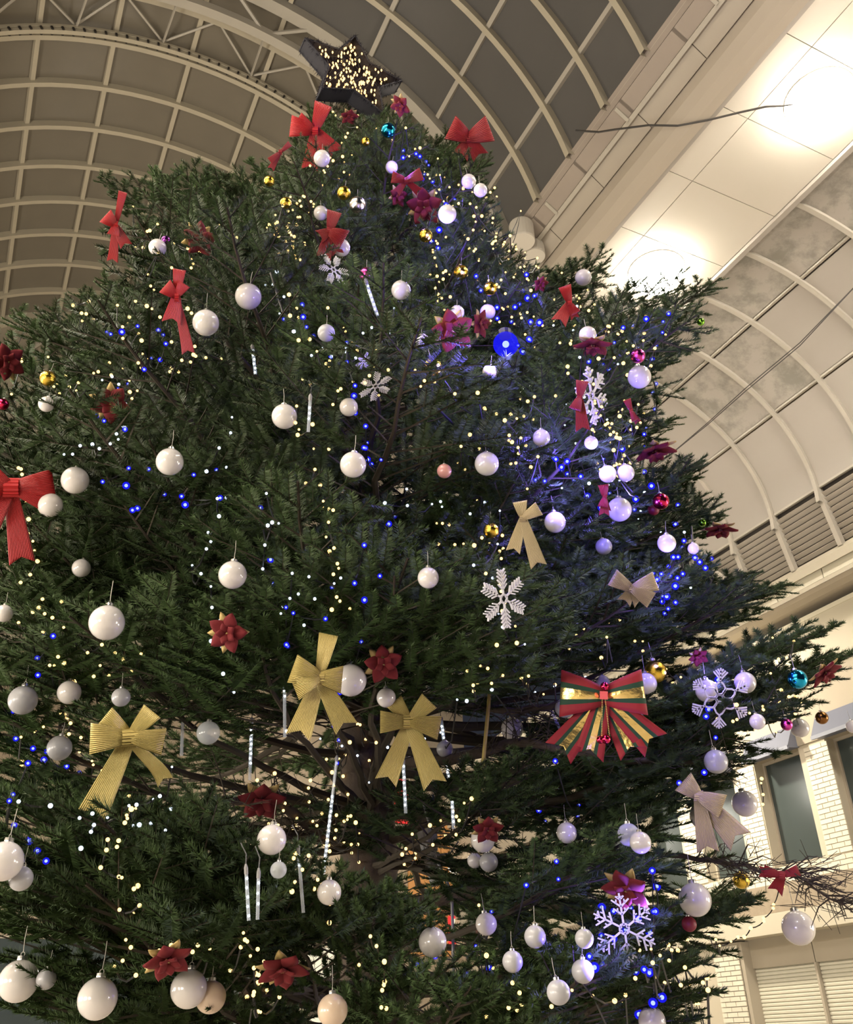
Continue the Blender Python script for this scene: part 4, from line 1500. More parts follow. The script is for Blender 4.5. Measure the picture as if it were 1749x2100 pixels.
# tartan bow: red, green, gold, green and red stripes
tm = [M_tred, M_tgreen, M_tgold]
tj = [0, 0, 1, 2, 2, 1, 0, 0]
troot, ts = bow(1238, 1428, [(178, 88, 96), (8, 82, 92)], [(-128, 150, 66, 0.0), (-104, 128, 62, 0.0), (-62, 128, 60, 0.0), (-42, 140, 66, 0.0)], M_tred,
                'large tartan bow of red, green and gold stripes with beads and bells', (24, 26), group=None, size=80, lift=0.5, depth=0.20, mats=tm, mfn=lambda i, j: tj[j])
for (x, y, r) in ((2, 20, 9), (4, -84, 10), (-7, -86, 8)):
    o = MB().sphere((0, 0, 0), r * ts, 14, 10).build('bell', M_crim, troot, True)
    o.location = (x * ts, y * ts, 22 * ts)
o = MB().box((-8 * ts, -8 * ts, -5 * ts), (8 * ts, 8 * ts, 6 * ts)).build('gift_box', mat('pink_red_foil', (0.75, 0.12, 0.12), 0.35, 0.3), troot)
o.location = (0, 2 * ts, 22 * ts)
bm_ = MB()
for k in range(24):
    for sx, ex in ((-3, -4), (3, 12)):
        bm_.sphere(((sx + (ex - sx) * k / 23) * ts, (-6 - 78 * k / 23) * ts, 18 * ts), 1.3 * ts, 6, 4)
o = bm_.build('bead_strings', M_goldr, troot)
o['kind'] = 'stuff'


# ---- poinsettias
def petal(L, w, cup):
    def fn(i, j):
        v = (j - 0.5) * 2
        ww = w * math.sin(PI * min(1, 0.06 + 0.94 * i)) ** 0.75 * (1 - 0.25 * i)
        return (L * i, v * ww * 0.5, cup * L * math.sin(i * 2.4) * 0.4 - abs(v) * 0.12 * w + 0.02 * L * math.sin(9 * i))
    return MB().grid(fn, 9, 4)


def make_poinsettia():
    root = empty('poinsettia')
    ro = petal(1.0, 0.80, 0.35).mesh('petal', M_velvet, True)
    ri = petal(0.62, 0.50, 0.8).mesh('petal', M_velvet, True)
    gl = petal(1.02, 0.52, 0.25).mesh('leaf', M_gleaf, True)
    for k in range(5):
        o = put('petal', ro, root)
        o.matrix_local = Matrix.Rotation(R_(72 * k + 12), 4, 'Z') @ Matrix.Rotation(R_(-8), 4, 'Y')
        solid(o, 0.02)
    for k in range(4):
        o = put('leaf', gl, root)
        o['label'] = 'gold lace leaf'
        o.matrix_local = Matrix.Rotation(R_((48, 120, 192, 300)[k]), 4, 'Z') @ Matrix.Translation((0, 0, -0.05))
        solid(o, 0.02)
    for k in range(5):
        o = put('petal', ri, root)
        o.matrix_local = Matrix.Rotation(R_(72 * k + 45), 4, 'Z') @ Matrix.Rotation(R_(-24), 4, 'Y') @ Matrix.Translation((0, 0, 0.05))
        solid(o, 0.02)
    mb = MB()
    for k in range(7):
        a = k * 2.4
        mb.sphere((0.06 * math.sqrt(k) * math.cos(a), 0.06 * math.sqrt(k) * math.sin(a), 0.16), 0.05, 8, 6)
    o = mb.build('stamens', M_gleaf, root)
    o['kind'] = 'stuff'
    return root


PN = [
    (408, 492, 38, 20, -10, 0, 'dark red poinsettia on the high bough beyond the purple ball'),
    (228, 826, 44, -10, 20, 40, 'red poinsettia with gold leaves in the warm lights of the outer boughs'),
    (14, 742, 40, 30, 0, 100, 'red poinsettia at the edge of the frame above the gold ball'),
    (928, 680, 47, 10, -5, 20, 'large red poinsettia with gold leaves beside the brightest blue lamp'),
    (984, 664, 30, 50, 0, 60, 'smaller red poinsettia half behind the large one by the blue lamp'),
    (872, 424, 40, -15, 10, 10, 'red poinsettia with one gold leaf in the upper tree'),
    (815, 402, 24, 40, 0, 0, 'dark red flower below the small red bow'),
    (822, 216, 24, -30, 20, 30, 'small red flower behind the star point'),
    (716, 238, 20, 10, 40, 0, 'little red flower right under the star'),
    (468, 1297, 44, -20, 10, 60, 'dark poinsettia with gold lace leaves in the shade of the near boughs'),
    (786, 1362, 42, 10, 10, 15, 'red poinsettia with gold lace leaves above the small white ball'),
    (536, 1640, 52, 0, 45, 0, 'ragged red poinsettia above a large white ball'),
    (345, 1966, 52, 10, 50, 25, 'wide red poinsettia with gold rims over the peach and white balls'),
    (580, 1985, 56, 0, 55, 50, 'dim red poinsettia under the low bough near the lit doorway'),
    (1000, 1700, 34, 10, 35, 10, 'dark red poinsettia covering the top of a white ball'),
    (1285, 1822, 52, -15, 40, 20, 'dark red poinsettia with gold rims above the lowest snowflake'),
    (1342, 922, 46, 30, 62, 0, 'red poinsettia seen from the side on the outer blue-lit bough'),
    (1476, 1084, 36, 10, 66, 0, 'red poinsettia seen from the side at the bough tip above the louvres'),
    (1690, 1378, 38, 60, 40, 30, 'red flower seen edge-on at the outermost bough beside the blue ball'),
    (1432, 1347, 22, 20, 30, 40, 'small dark red flower in the needles above the looped snowflake'),
    (1216, 706, 42, 0, 62, 10, 'orange-red satin flower below the pinkish white ball'),
    (1108, 582, 18, 30, 20, 0, 'small pink-lit flower among bright bulbs near the gutter end'),
]
P0 = None
for px, py, r, yaw, pit, rol, lab in PN:
    p, rad = spot(px, py, r, 0.25)
    rot = facing(p, yaw, pit, rol)
    if P0 is None:
        P0 = make_poinsettia()
        root = P0
        pose(root, p, rot, rad)
    else:
        root = twin_tree(P0, p, rot, rad)
    tag(root, lab, 'flower', 'poinsettias on the fir')


# ---- snowflakes
def bar(mb, a, b, w, t=0.03):
    a, b = Vector((*a, 0)), Vector((*b, 0))
    d = (b - a).normalized()
    n = Vector((-d.y, d.x, 0)) * w
    k = len(mb.v)
    for z in (-t, t):
        mb.v += [tuple(a - n + Vector((0, 0, z))), tuple(b - n * 0.8 + Vector((0, 0, z))), tuple(b + n * 0.8 + Vector((0, 0, z))), tuple(a + n + Vector((0, 0, z)))]
    for q in ((3, 2, 1, 0), (4, 5, 6, 7), (0, 1, 5, 4), (1, 2, 6, 5), (2, 3, 7, 6), (3, 0, 4, 7)):
        mb.f.append(tuple(k + i for i in q))
        mb.mi.append(0)


def make_flake(kind):
    root = empty('snowflake')
    mb = MB()
    if kind == 'fern':
        bar(mb, (0.10, 0), (1.0, 0), 0.030)
        for f in (0.32, 0.46, 0.60, 0.74, 0.86):
            ln = 0.30 - 0.20 * abs(f - 0.5)
            for s in (-1, 1):
                bar(mb, (f, 0), (f + ln * 0.72, s * ln * 0.72), 0.026)
    elif kind == 'loop':
        for s in (-1, 1):
            pts = [(0.10, 0.0), (0.20, 0.13 * s), (0.34, 0.17 * s), (0.48, 0.10 * s), (0.56, 0.0)]
            for a, b in zip(pts, pts[1:]):
                bar(mb, a, b, 0.028)
        bar(mb, (0.54, 0), (1.0, 0), 0.030)
        for f, ln in ((0.62, 0.34), (0.74, 0.24), (0.86, 0.14)):
            for s in (-1, 1):
                bar(mb, (f, 0), (f + ln * 0.75, s * ln * 0.66), 0.028)
    else:
        bar(mb, (0.08, 0), (1.0, 0), 0.028)
        for f, ln in ((0.40, 0.30), (0.62, 0.34), (0.82, 0.16)):
            for s in (-1, 1):
                bar(mb, (f, 0), (f + ln * 0.6, s * ln * 0.8), 0.026)
                bar(mb, (f + ln * 0.3, s * ln * 0.4), (f + ln * 0.62, s * ln * 0.36), 0.020)
    arm = mb.mesh('arm', M_flake)
    for k in range(6):
        o = put('arm', arm, root)
        o.rotation_euler = (0, 0, R_(60 * k + 30))
    hub = MB()
    for k in range(6):
        a, b = R_(60 * k), R_(60 * k + 60)
        bar(hub, (0.15 * math.cos(a), 0.15 * math.sin(a)), (0.15 * math.cos(b), 0.15 * math.sin(b)), 0.03)
    hub.build('hub', M_flake, root)
    return root


FL = [('fern', 684, 553, 36, 40, -30, 20, 'white glitter snowflake tilted under a white ball of the upper tree'),
      ('fern', 770, 792, 36, 30, 35, 10, 'violet-lit snowflake tilted away above the gold mirror ball'),
      ('fern', 745, 742, 22, 50, 30, 0, 'small snowflake almost hidden by a sprig'),
      ('branch', 1213, 812, 62, 58, 0, 15, 'tall white snowflake seen askew beside the maroon bow'),
      ('fern', 1033, 1228, 60, 42, 0, 8, 'white snowflake of fern-like arms before the dark middle of the tree'),
      ('loop', 1476, 1432, 62, 10, 10, 0, 'large white snowflake with looped arms near the outer boughs'),
      ('branch', 1280, 1905, 68, 15, 0, 10, 'large white snowflake lowest in the tree beside blue lights')]
FP = {}
for kind, px, py, r, yaw, pit, rol, lab in FL:
    p, rad = spot(px, py, r, 0.15)
    rot = facing(p, yaw, pit, rol)
    if kind not in FP:
        FP[kind] = make_flake(kind)
        root = FP[kind]
        pose(root, p, rot, rad)
    else:
        root = twin_tree(FP[kind], p, rot, rad)
    tag(root, lab, 'snowflake', 'white snowflakes on the fir')

# ---- dripping light tubes
TUB = [(583, 1378, 584, 1512, 0.0, 0.45, 'hanging light tube with a bright upper half beside the gold bow'),
       (516, 1482, 512, 1600, 0.1, 0.75, 'light tube of white beads among dark twigs, beyond the first bright one'),
       (690, 1560, 662, 1802, 0.3, 1.0, 'long slanting light tube of white beads along the trunk'),
       (827, 1566, 832, 1668, 0.0, 0.9, 'bright light tube between the tails of the gold bow by the trunk'),
       (905, 1478, 920, 1596, 0.1, 1.0, 'light tube crossing a grey-white ball behind the trunk bow'),
       (1130, 1458, 1182, 1566, 0.0, 0.0, 'unlit clear tube slanting beside the tartan bow'),
       (1296, 1440, 1330, 1490, 0.2, 0.9, 'short light tube peeping out beside the tartan bow'),
       (505, 1792, 510, 1888, 0.0, 1.0, 'bright light tube low among the boughs, the first of two'),
       (530, 1800, 528, 1886, 0.1, 0.8, 'dimmer light tube right next to the low bright one'),
       (612, 1748, 622, 1872, 0.0, 0.25, 'light tube lit only at its top under the small clear ball'),
       (518, 715, 524, 768, 0.0, 1.0, 'short sparkling tube high in the green boughs'),
       (752, 582, 774, 648, 0.0, 1.0, 'sparkling tube hanging below the magenta ball'),
       (636, 820, 632, 886, 0.1, 0.6, 'sparkling tube beside a large white ball in the middle boughs'),
       (927, 1640, 930, 1700, 0.0, 0.8, 'light tube glowing behind the low sprig right of the trunk'),
       (376, 1448, 372, 1550, 1.0, 0.0, 'unlit clear tube hanging in the gap beside the near gold bow')]
for px0, py0, px1, py1, a0, a1, lab in TUB:
    ta = depth_at((px0 + px1) / 2, (py0 + py1) / 2, 12)
    d0, d1 = ray(px0, py0), ray(px1, py1)
    P, Q = CAM + d0 * (ta - 0.03), CAM + d1 * (ta - 0.03)
    dn = (Q - P)
    ln = dn.length
    root = empty('light_tube')
    tr = 3.6 * ta * 0.93 / F
    MB().tube([(0, 0, 0), (0, 0, -ln)], tr, 10).build('tube', M_cleartube, root, False)
    MB().lathe([(tr * 0.6, -0.004), (tr * 1.15, 0.0), (tr * 1.15, 0.012), (tr * 0.5, 0.02)], 10).build('cap', M_pvc, root)
    nbd = int(ln / 0.017)
    bead = None
    for k in range(nbd):
        f = (k + 0.5) / nbd
        if a0 <= f <= a1:
            if bead is None:
                bead = MB().sphere((0, 0, 0), tr * 0.72, 6, 4).mesh('bead', M_tip)
            o = put('bead', bead, root, (0.25 * tr * (-1) ** k, 0, -ln * f))
    MB().tube([(0, 0, 0.018), (0.005, 0.01, 0.04), (0.0, 0.03, 0.065)], 0.0018, 4).build('wire', M_cable, root)
    q = Vector((0, 0, -1)).rotation_difference(dn.normalized())
    pose(root, P, q.to_matrix())
    tag(root, lab, 'light tube', 'dripping light tubes on the fir')

# ---- star on the treetop
SC = at(720, 158, 0.30)
vdir = (CAM - SC).normalized()
xr = UP.cross(vdir).normalized()
yu = vdir.cross(xr)
ux, uy = (-xr * 0.88 + yu * 0.47), (xr * 0.47 + yu * 0.88)
n_ = (vdir * 0.55 + uy * 0.835).normalized()
b_ = (uy * 0.55 - vdir * 0.835).normalized()
ppm = (SC - CAM).dot(FWD) / F
star = empty('tree_star')
tips = [(-98.5, 56.0), (2.0, 67.2), (99.8, -14.5), (59.6, -76.2), (-62.9, -32.6)]
T3 = []
for tx, ty in tips:
    al = (-0.88 * tx + 0.47 * ty) * ppm
    be = (0.47 * tx + 0.88 * ty) / 0.55 * ppm
    T3.append((al, be))
cx = sum(t[0] for t in T3) / 5
cy = sum(t[1] for t in T3) / 5
outl = []
for k in range(5):
    outl.append((T3[k][0], T3[k][1]))
    k2 = (k + 1) % 5
    mx_, my_ = (T3[k][0] + T3[k2][0]) / 2 - cx, (T3[k][1] + T3[k2][1]) / 2 - cy
    ln = math.hypot(mx_, my_)
    rr = 0.20
    outl.append((cx + mx_ / ln * rr, cy + my_ / ln * rr))
HT = 0.055
rot = Matrix((ux, b_, ux.cross(b_))).transposed()
fz = 1 if (ux.cross(b_)).dot(n_) > 0 else -1
mb = MB()
for k in range(10):
    a, b = outl[k], outl[(k + 1) % 10]
    for z in (-HT, HT):
        mb.tube([(a[0], a[1], z), (b[0], b[1], z)], 0.007, 5)
    mb.tube([(a[0], a[1], -HT), (a[0], a[1], HT)], 0.007, 5)
o = mb.build('frame', M_starf, star)
mb = MB()
for k in range(10):
    a, b = outl[k], outl[(k + 1) % 10]
    i0 = len(mb.v)
    mb.v += [(a[0], a[1], -HT), (b[0], b[1], -HT), (b[0], b[1], HT), (a[0], a[1], HT)]
    mb.f.append((i0, i0 + 1, i0 + 2, i0 + 3))
    mb.mi.append(0)
o = mb.build('side_band', M_starf, star)
solid(o, 0.006)
mb = MB()
k0 = len(mb.v)
mb.v += [(x, y, -HT * fz * 0.6) for x, y in outl] + [(cx, cy, -HT * fz * 0.6)]
for k in range(10):
    mb.f.append((k0 + k, k0 + (k + 1) % 10, k0 + 10))
    mb.mi.append(0)
o = mb.build('back_mesh', M_tinsel, star)
solid(o, 0.004)
g = random.Random(4)
mb = MB()
for k in range(10):
    a, b = outl[k], outl[(k + 1) % 10]
    for q in range(260):
        f = g.random()
        z = HT * g.choice((-1, 1))
        p = Vector((a[0] + (b[0] - a[0]) * f, a[1] + (b[1] - a[1]) * f, z))
        dd = Vector((g.gauss(0, 1), g.gauss(0, 1), g.gauss(0, 1))).normalized() * g.uniform(0.015, 0.045)
        sd = dd.orthogonal().normalized() * 0.003
        i0 = len(mb.v)
        mb.v += [tuple(p - sd), tuple(p + sd), tuple(p + dd)]
        mb.f.append((i0, i0 + 1, i0 + 2))
        mb.mi.append(0)
o = mb.build('tinsel', M_tinsel, star)
o['kind'] = 'stuff'


def in_star(x, y, sh=0.97):
    P = [(cx + (a - cx) * sh, cy + (b - cy) * sh) for a, b in outl]
    c = False
    for i in range(10):
        x0, y0 = P[i]
        x1, y1 = P[(i + 1) % 10]
        if (y0 > y) != (y1 > y) and x < (x1 - x0) * (y - y0) / (y1 - y0) + x0:
            c = not c
    return c


M_starbulb = glow('star_bulb', (1.0, 0.58, 0.22), 3.2)
sb = MB().sphere((0, 0, 0), 0.0062, 8, 5, 0, (1, 1, 2.2)).mesh('bulb', M_starbulb)
vl = rot.transposed() @ Vector((0, 0, 1))
qv_ = Vector((0, 0, 1)).rotation_difference(vl.normalized()).to_matrix().to_4x4()
nb_ = 0
wpts = []
while nb_ < 190:
    x, y = g.uniform(-0.5, 0.5), g.uniform(-0.6, 0.6)
    if in_star(x, y, 0.93):
        z = fz * HT * g.uniform(-0.4, 1.15)
        o = put('bulb', sb, star)
        o.matrix_local = Matrix.Translation((x, y, z)) @ qv_
        wpts.append((x, y, z))
        nb_ += 1
wpts.sort(key=lambda q: (round(q[0] / 0.09), q[1]))
MB().tube(wpts, 0.0022, 3, False).build('wire', M_cable, star)
pose(star, SC, rot)
tag(star, 'large five-pointed star of dark tinsel filled with warm bulbs on the treetop', 'star')
lamp('star_glow', 'POINT', SC + n_ * 0.30, 2.5, (1.0, 0.68, 0.32), 0.12)

# ---- string lights: a black cable and its bulbs
bulb_me = {}
for key, m, r in (('w', M_warmb, 0.0066), ('c', M_coolb, 0.0060), ('b', M_bluecore, 0.0048)):
    bulb_me[key] = MB().sphere((0, 0, 0), r, 8, 6).mesh('bulb', m)
halo_me = MB().sphere((0, 0, 0), 0.0105, 10, 7).mesh('lens', M_bluehalo)  # shell that stands in for the bulb's halo
sock_me = MB().lathe([(0.003, 0.0), (0.0045, 0.004), (0.0045, 0.020), (0.003, 0.026)], 6).mesh('socket', M_cable)
GRP = {'w': 'warm white light strings on the fir', 'c': 'cool white light strings on the fir', 'b': 'blue light strings on the fir'}
gl = random.Random(11)
BLUE_AT = []


def string(key, pts, n, jit, label, big=1.0, out=0.02, cable=True):
    seg = [0.0]
    for a, b in zip(pts, pts[1:]):
        seg.append(seg[-1] + math.hypot(b[0] - a[0], b[1] - a[1]))
    P = []
    for k in range(n):
        s = seg[-1] * (k + gl.uniform(0.1, 0.9)) / n
        i = max(0, min(len(pts) - 2, next((q for q in range(len(seg) - 1) if seg[q + 1] >= s), len(pts) - 2)))
        f = (s - seg[i]) / max(1e-6, seg[i + 1] - seg[i])
        x = pts[i][0] + (pts[i + 1][0] - pts[i][0]) * f + gl.gauss(0, jit)
        y = pts[i][1] + (pts[i + 1][1] - pts[i][1]) * f + gl.gauss(0, jit)
        d = ray(x, y)
        t = depth_at(x, y)
        P.append(CAM + d * (t - out))
    root = tag(empty('string_light', P[0]), label, 'light string', GRP[key])
    o0 = P[0]
    for p in P:
        b = put('bulb', bulb_me[key], root, p - o0)
        sz = gl.choice((0.75, 0.9, 1.0, 1.0, 1.25)) * big * min(1.0, 0.35 + 0.65 * (p - CAM).length / 3.8)
        b.scale = (sz, sz, sz)
        if key == 'b':
            put('lens', halo_me, b)
            BLUE_AT.append(p)
    C = []
    for a, b in zip(P, P[1:]):
        away = (((a + b) / 2) - CAM).normalized()
        L = (b - a).length
        for f in (0.0, 0.33, 0.67):
            sag = math.sin(PI * f)
            C.append(a.lerp(b, f) + away * (0.016 + 0.05 * sag) + Vector((0, 0, -0.10 * L * sag)) - o0)
    C.append(P[-1] - o0 + ray(*project(P[-1])) * 0.016)
    MB().tube(C, 0.0028, 4, False).build('cable', M_cable, root)
    return root


STR = [
    ('w', [(690, 215), (735, 270), (700, 290), (640, 330), (720, 330), (690, 350), (610, 390), (560, 480), (600, 460)], 40, 15, 'warm string zigzagging down from the star along the shaded edge of the treetop'),
    ('w', [(590, 400), (630, 440), (585, 470), (555, 490), (620, 500), (600, 540)], 28, 18, 'warm string bunched by the gold balls at the treetop edge'),
    ('w', [(800, 300), (830, 310), (900, 340), (880, 395), (955, 380), (1000, 400), (1020, 450), (1030, 500), (1070, 545)], 40, 16, 'warm string running from the teal ball down the roof-side edge of the treetop'),
    ('w', [(905, 430), (960, 450), (1000, 470), (1050, 500), (1010, 520), (950, 530), (900, 570)], 36, 22, 'warm string scattered below the two lavender balls'),
    ('w', [(890, 480), (893, 540), (900, 600), (905, 640)], 16, 6, 'warm string falling straight down above the large poinsettia'),
    ('w', [(960, 540), (1000, 570), (1060, 560), (1100, 560), (1080, 600), (1030, 640), (1090, 650), (1140, 690)], 45, 25, 'warm string around the brightest blue lamp'),
    ('w', [(1180, 540), (1200, 600), (1170, 660), (1220, 690), (1290, 660), (1340, 700), (1300, 740), (1240, 720)], 45, 22, 'warm string on the bough under the lower ceiling lamp'),
    ('w', [(1190, 770), (1200, 820), (1230, 860), (1260, 880), (1290, 840), (1250, 930), (1280, 960), (1220, 960)], 50, 20, 'warm string massed around the tall snowflake'),
    ('w', [(1100, 780), (1120, 850), (1060, 900), (1090, 960), (1040, 940)], 20, 25, 'warm string beside the deep blue-lit ball'),
    ('w', [(315, 400), (280, 490), (310, 570), (360, 600), (410, 480), (440, 470), (490, 480)], 22, 20, 'warm string on the high outer bough with the purple ball'),
    ('w', [(155, 640), (230, 650), (330, 650), (400, 660), (420, 730), (350, 740), (260, 730)], 45, 22, 'warm string along the bough behind the long-tailed red bow'),
    ('w', [(30, 700), (60, 780), (120, 790), (150, 800), (230, 750), (270, 790), (260, 860)], 26, 20, 'warm string past the outer gold ball and the poinsettia with gold leaves'),
    ('w', [(20, 940), (60, 1080), (80, 1140), (50, 1180), (90, 1230), (70, 1290), (110, 1350), (130, 1480), (40, 1530), (50, 1580)], 30, 14, 'warm string hanging down the frame edge below the big red bow'),
    ('w', [(100, 1200), (110, 1260), (170, 1310), (200, 1335), (280, 1360), (130, 1420), (155, 1540)], 20, 12, 'warm string under the biggest white ball of the outer boughs'),
    ('w', [(575, 600), (600, 640), (635, 690), (680, 730), (625, 800), (620, 890), (640, 960), (650, 1010), (680, 1060), (650, 1100), (700, 1150), (690, 1210), (720, 1270)], 38, 14, 'warm string dropping down the dark middle of the tree'),
    ('w', [(700, 620), (720, 670), (760, 740), (810, 790), (680, 800), (700, 810)], 16, 15, 'warm string around the violet-lit snowflake'),
    ('w', [(870, 750), (830, 790), (1000, 830), (1050, 900), (940, 900), (990, 970), (960, 1010)], 20, 20, 'warm string between the gold mirror ball and the large plain white ball'),
    ('w', [(930, 1060), (900, 1080), (920, 1120), (1035, 1100), (1000, 1150), (1040, 1160)], 16, 12, 'warm string beside the gold ball and champagne ribbon'),
    ('w', [(1030, 1180), (1020, 1230), (1040, 1300), (1010, 1340), (970, 1380), (960, 1420), (985, 1370), (1110, 1410), (1160, 1420)], 20, 12, 'warm string behind the fern-armed snowflake'),
    ('w', [(1220, 1290), (1200, 1340), (1260, 1290), (1300, 1320), (1330, 1340), (1390, 1380), (1330, 1390)], 16, 14, 'warm string above the tartan bow'),
    ('w', [(1590, 1320), (1600, 1360), (1580, 1400), (1610, 1430), (1640, 1440), (1600, 1480), (1540, 1450), (1480, 1470), (1440, 1390)], 26, 14, 'warm string on the outermost bough beside the blue ball'),
    ('w', [(1602, 1802), (1590, 1840), (1575, 1875), (1550, 1905), (1520, 1930), (1480, 1935), (1440, 1915)], 13, 4, 'warm string looping from the bare branch before the shutter'),
    ('w', [(1560, 1585), (1562, 1620), (1563, 1660)], 4, 2, 'short warm string end dangling before the dark window'),
    ('w', [(1430, 2000), (1440, 2060), (1380, 1960), (1300, 2000), (1420, 1930)], 20, 16, 'warm string low on the boughs beside the shutter pier'),
    ('w', [(740, 1480), (745, 1500), (710, 1560), (690, 1600), (680, 1640), (650, 1660), (700, 1700), (725, 1690), (660, 1720), (690, 1730), (740, 1740)], 40, 22, 'warm string crowded beside the trunk along the slanting tube'),
    ('w', [(540, 1600), (600, 1660), (570, 1700), (620, 1720), (600, 1800), (640, 1840), (690, 1880)], 22, 18, 'warm string around the ragged poinsettia and the low tubes'),
    ('w', [(500, 1890), (500, 1960), (540, 1980), (520, 2020), (530, 2060), (570, 2080)], 20, 16, 'warm string hanging below the low bough near the lit doorway'),
    ('w', [(210, 1700), (250, 1740), (215, 1745), (250, 1820), (280, 1815), (270, 1855), (250, 1990), (350, 1960), (415, 1945), (420, 1990)], 24, 10, 'warm string on the near low boughs above the very large balls'),
    ('w', [(160, 1540), (190, 1560), (270, 1650), (285, 1660), (250, 1670), (250, 1700)], 12, 10, 'warm string around the tails of the near gold bow'),
    ('w', [(890, 1690), (920, 1680), (940, 1690), (960, 1660), (830, 1750), (850, 1760), (830, 1780)], 18, 12, 'warm string beside the grey adapter box'),
    ('w', [(760, 2030), (790, 2050), (790, 2080), (770, 1920), (740, 1980)], 9, 8, 'warm string down the foot of the trunk'),
    ('w', [(970, 1830), (1000, 1900), (990, 2000), (1070, 2040), (1000, 2090), (1300, 2050), (1190, 2050)], 18, 14, 'warm string low among the grey balls'),
    ('c', [(555, 540), (550, 590), (580, 660), (605, 680), (700, 750), (780, 640), (800, 660)], 18, 14, 'cool white string on a slack cable below the large lone white ball'),
    ('c', [(200, 770), (250, 790), (255, 860), (245, 905), (160, 940), (130, 930)], 16, 8, 'cool white string beside the poinsettia with gold leaves'),
    ('c', [(455, 840), (465, 870), (440, 950), (460, 1090), (400, 1170), (420, 1200), (440, 1270), (455, 1350), (460, 1420)], 20, 12, 'cool white string falling over the long near bough'),
    ('c', [(560, 1000), (570, 1080), (560, 1130), (590, 1240), (600, 1280), (640, 1200), (720, 1170)], 16, 14, 'cool white string in the dark middle beside the hanging white ball'),
    ('c', [(905, 1010), (800, 1030), (1000, 1050), (1010, 1110), (1000, 1140), (1020, 1270), (1090, 1330)], 16, 14, 'cool white string above the fern-armed snowflake'),
    ('c', [(1130, 600), (1190, 700), (1250, 780), (1180, 950), (1300, 1000), (1400, 1150)], 26, 30, 'cool white string over the blue-lit outer boughs'),
    ('c', [(30, 1630), (45, 1660), (110, 1640), (310, 1720), (360, 1650), (140, 1740), (370, 1570)], 18, 14, 'cool white string in the dark under the near gold bow'),
    ('c', [(560, 1500), (730, 1520), (735, 1590), (960, 1440), (1190, 1390), (1195, 1550)], 16, 12, 'cool white string crossing between the gold bows and the tartan bow'),
    ('b', [(805, 290), (840, 310), (880, 320), (860, 345), (880, 370), (925, 410), (905, 475), (890, 490), (895, 525)], 18, 7, 'blue string from the teal ball down to the poinsettia of the upper tree', 1.25),
    ('b', [(970, 560), (1005, 600), (1025, 640), (1050, 655), (1070, 575), (1080, 625), (1090, 730), (1060, 700)], 18, 10, 'blue string circling the brightest blue lamp', 1.4),
    ('b', [(1210, 745), (1240, 770), (1260, 690), (1340, 640), (1370, 645), (1350, 740), (1345, 830), (1300, 930), (1240, 920)], 20, 8, 'blue string out to the bough tip and the dangling cable end', 1.1),
    ('b', [(1080, 980), (1155, 985), (1130, 930), (1210, 1010), (1270, 1030), (1290, 1040), (1310, 1020), (1330, 965)], 18, 10, 'blue string across the large cable-wrapped ball', 1.3),
    ('b', [(1400, 1040), (1380, 1110), (1370, 1190), (1390, 1210), (1380, 1260), (1340, 1180), (1420, 1160), (1470, 1170)], 28, 14, 'blue string massed above the champagne bow on the outer bough', 1.2),
    ('b', [(225, 657), (220, 690), (260, 665), (275, 658), (340, 685), (350, 715), (265, 775), (200, 855), (260, 885)], 16, 6, 'blue string along the bough behind the long-tailed red bow'),
    ('b', [(450, 940), (460, 965), (455, 990), (205, 950), (205, 975), (220, 995), (465, 1030), (210, 1045)], 12, 6, 'blue string beside the large ball on the near bough', 1.1),
    ('b', [(640, 655), (590, 650), (665, 700), (700, 720), (735, 840), (740, 890), (785, 960), (720, 910)], 18, 10, 'blue string on the slack cable past the ball with a black line'),
    ('b', [(530, 1010), (550, 1120), (610, 1370), (590, 1250), (630, 1290), (820, 1050), (690, 1480), (720, 1550), (640, 1580)], 20, 12, 'blue string down the dark middle to the gold bow'),
    ('b', [(65, 1280), (90, 1290), (110, 1300), (35, 1460), (20, 1510), (170, 1580), (110, 1560), (55, 1560), (5, 1672), (80, 1740), (100, 1755), (85, 1795)], 20, 6, 'blue string low in the dark outer boughs beside the grey balls'),
    ('b', [(1235, 1880), (1250, 1850), (1345, 1880), (1340, 1800), (1210, 1960), (1250, 1970), (1340, 2000), (1350, 2070), (1270, 2090)], 28, 14, 'blue string around the lowest snowflake', 1.2),
    ('b', [(1115, 1550), (1195, 1625), (1085, 1665), (1180, 1690), (960, 1950), (1020, 2010), (860, 1960), (1160, 1815)], 16, 10, 'blue string through the low grey balls'),
    ('b', [(1460, 1400), (1470, 1380), (1455, 1500), (1460, 1570), (1395, 1615)], 9, 6, 'blue string behind the looped snowflake', 1.2),
]
for q in STR:
    string(q[0], q[1], q[2], q[3], q[4], q[5] if len(q) > 5 else 1.0)


# ---- blue lamps: the brightest one and the clusters that tint the boughs
def blue_lamp(px, py, r, power, label=None):
    p, rad = spot(px, py, r, 2.0)
    if label:
        root = tag(empty('blue_lamp', p), label, 'lamp')
        MB().sphere((0, 0, 0), rad * 0.27, 14, 10).build('core', M_bluecore, root, True)
        MB().sphere((0, 0, 0), rad, 20, 14).build('lens', M_bluehalo, root, True)  # sphere standing in for the glare around the lamp
        MB().lathe([(rad * 0.5, rad * 0.8), (rad * 0.55, rad * 1.3), (rad * 0.2, rad * 1.5)], 12).build('socket', M_cable, root)
    lamp('blue_light', 'POINT', p - ray(px, py) * (rad * 1.2 + 0.09), power, (0.17, 0.12, 1.0), rad * 0.5 + 0.01)


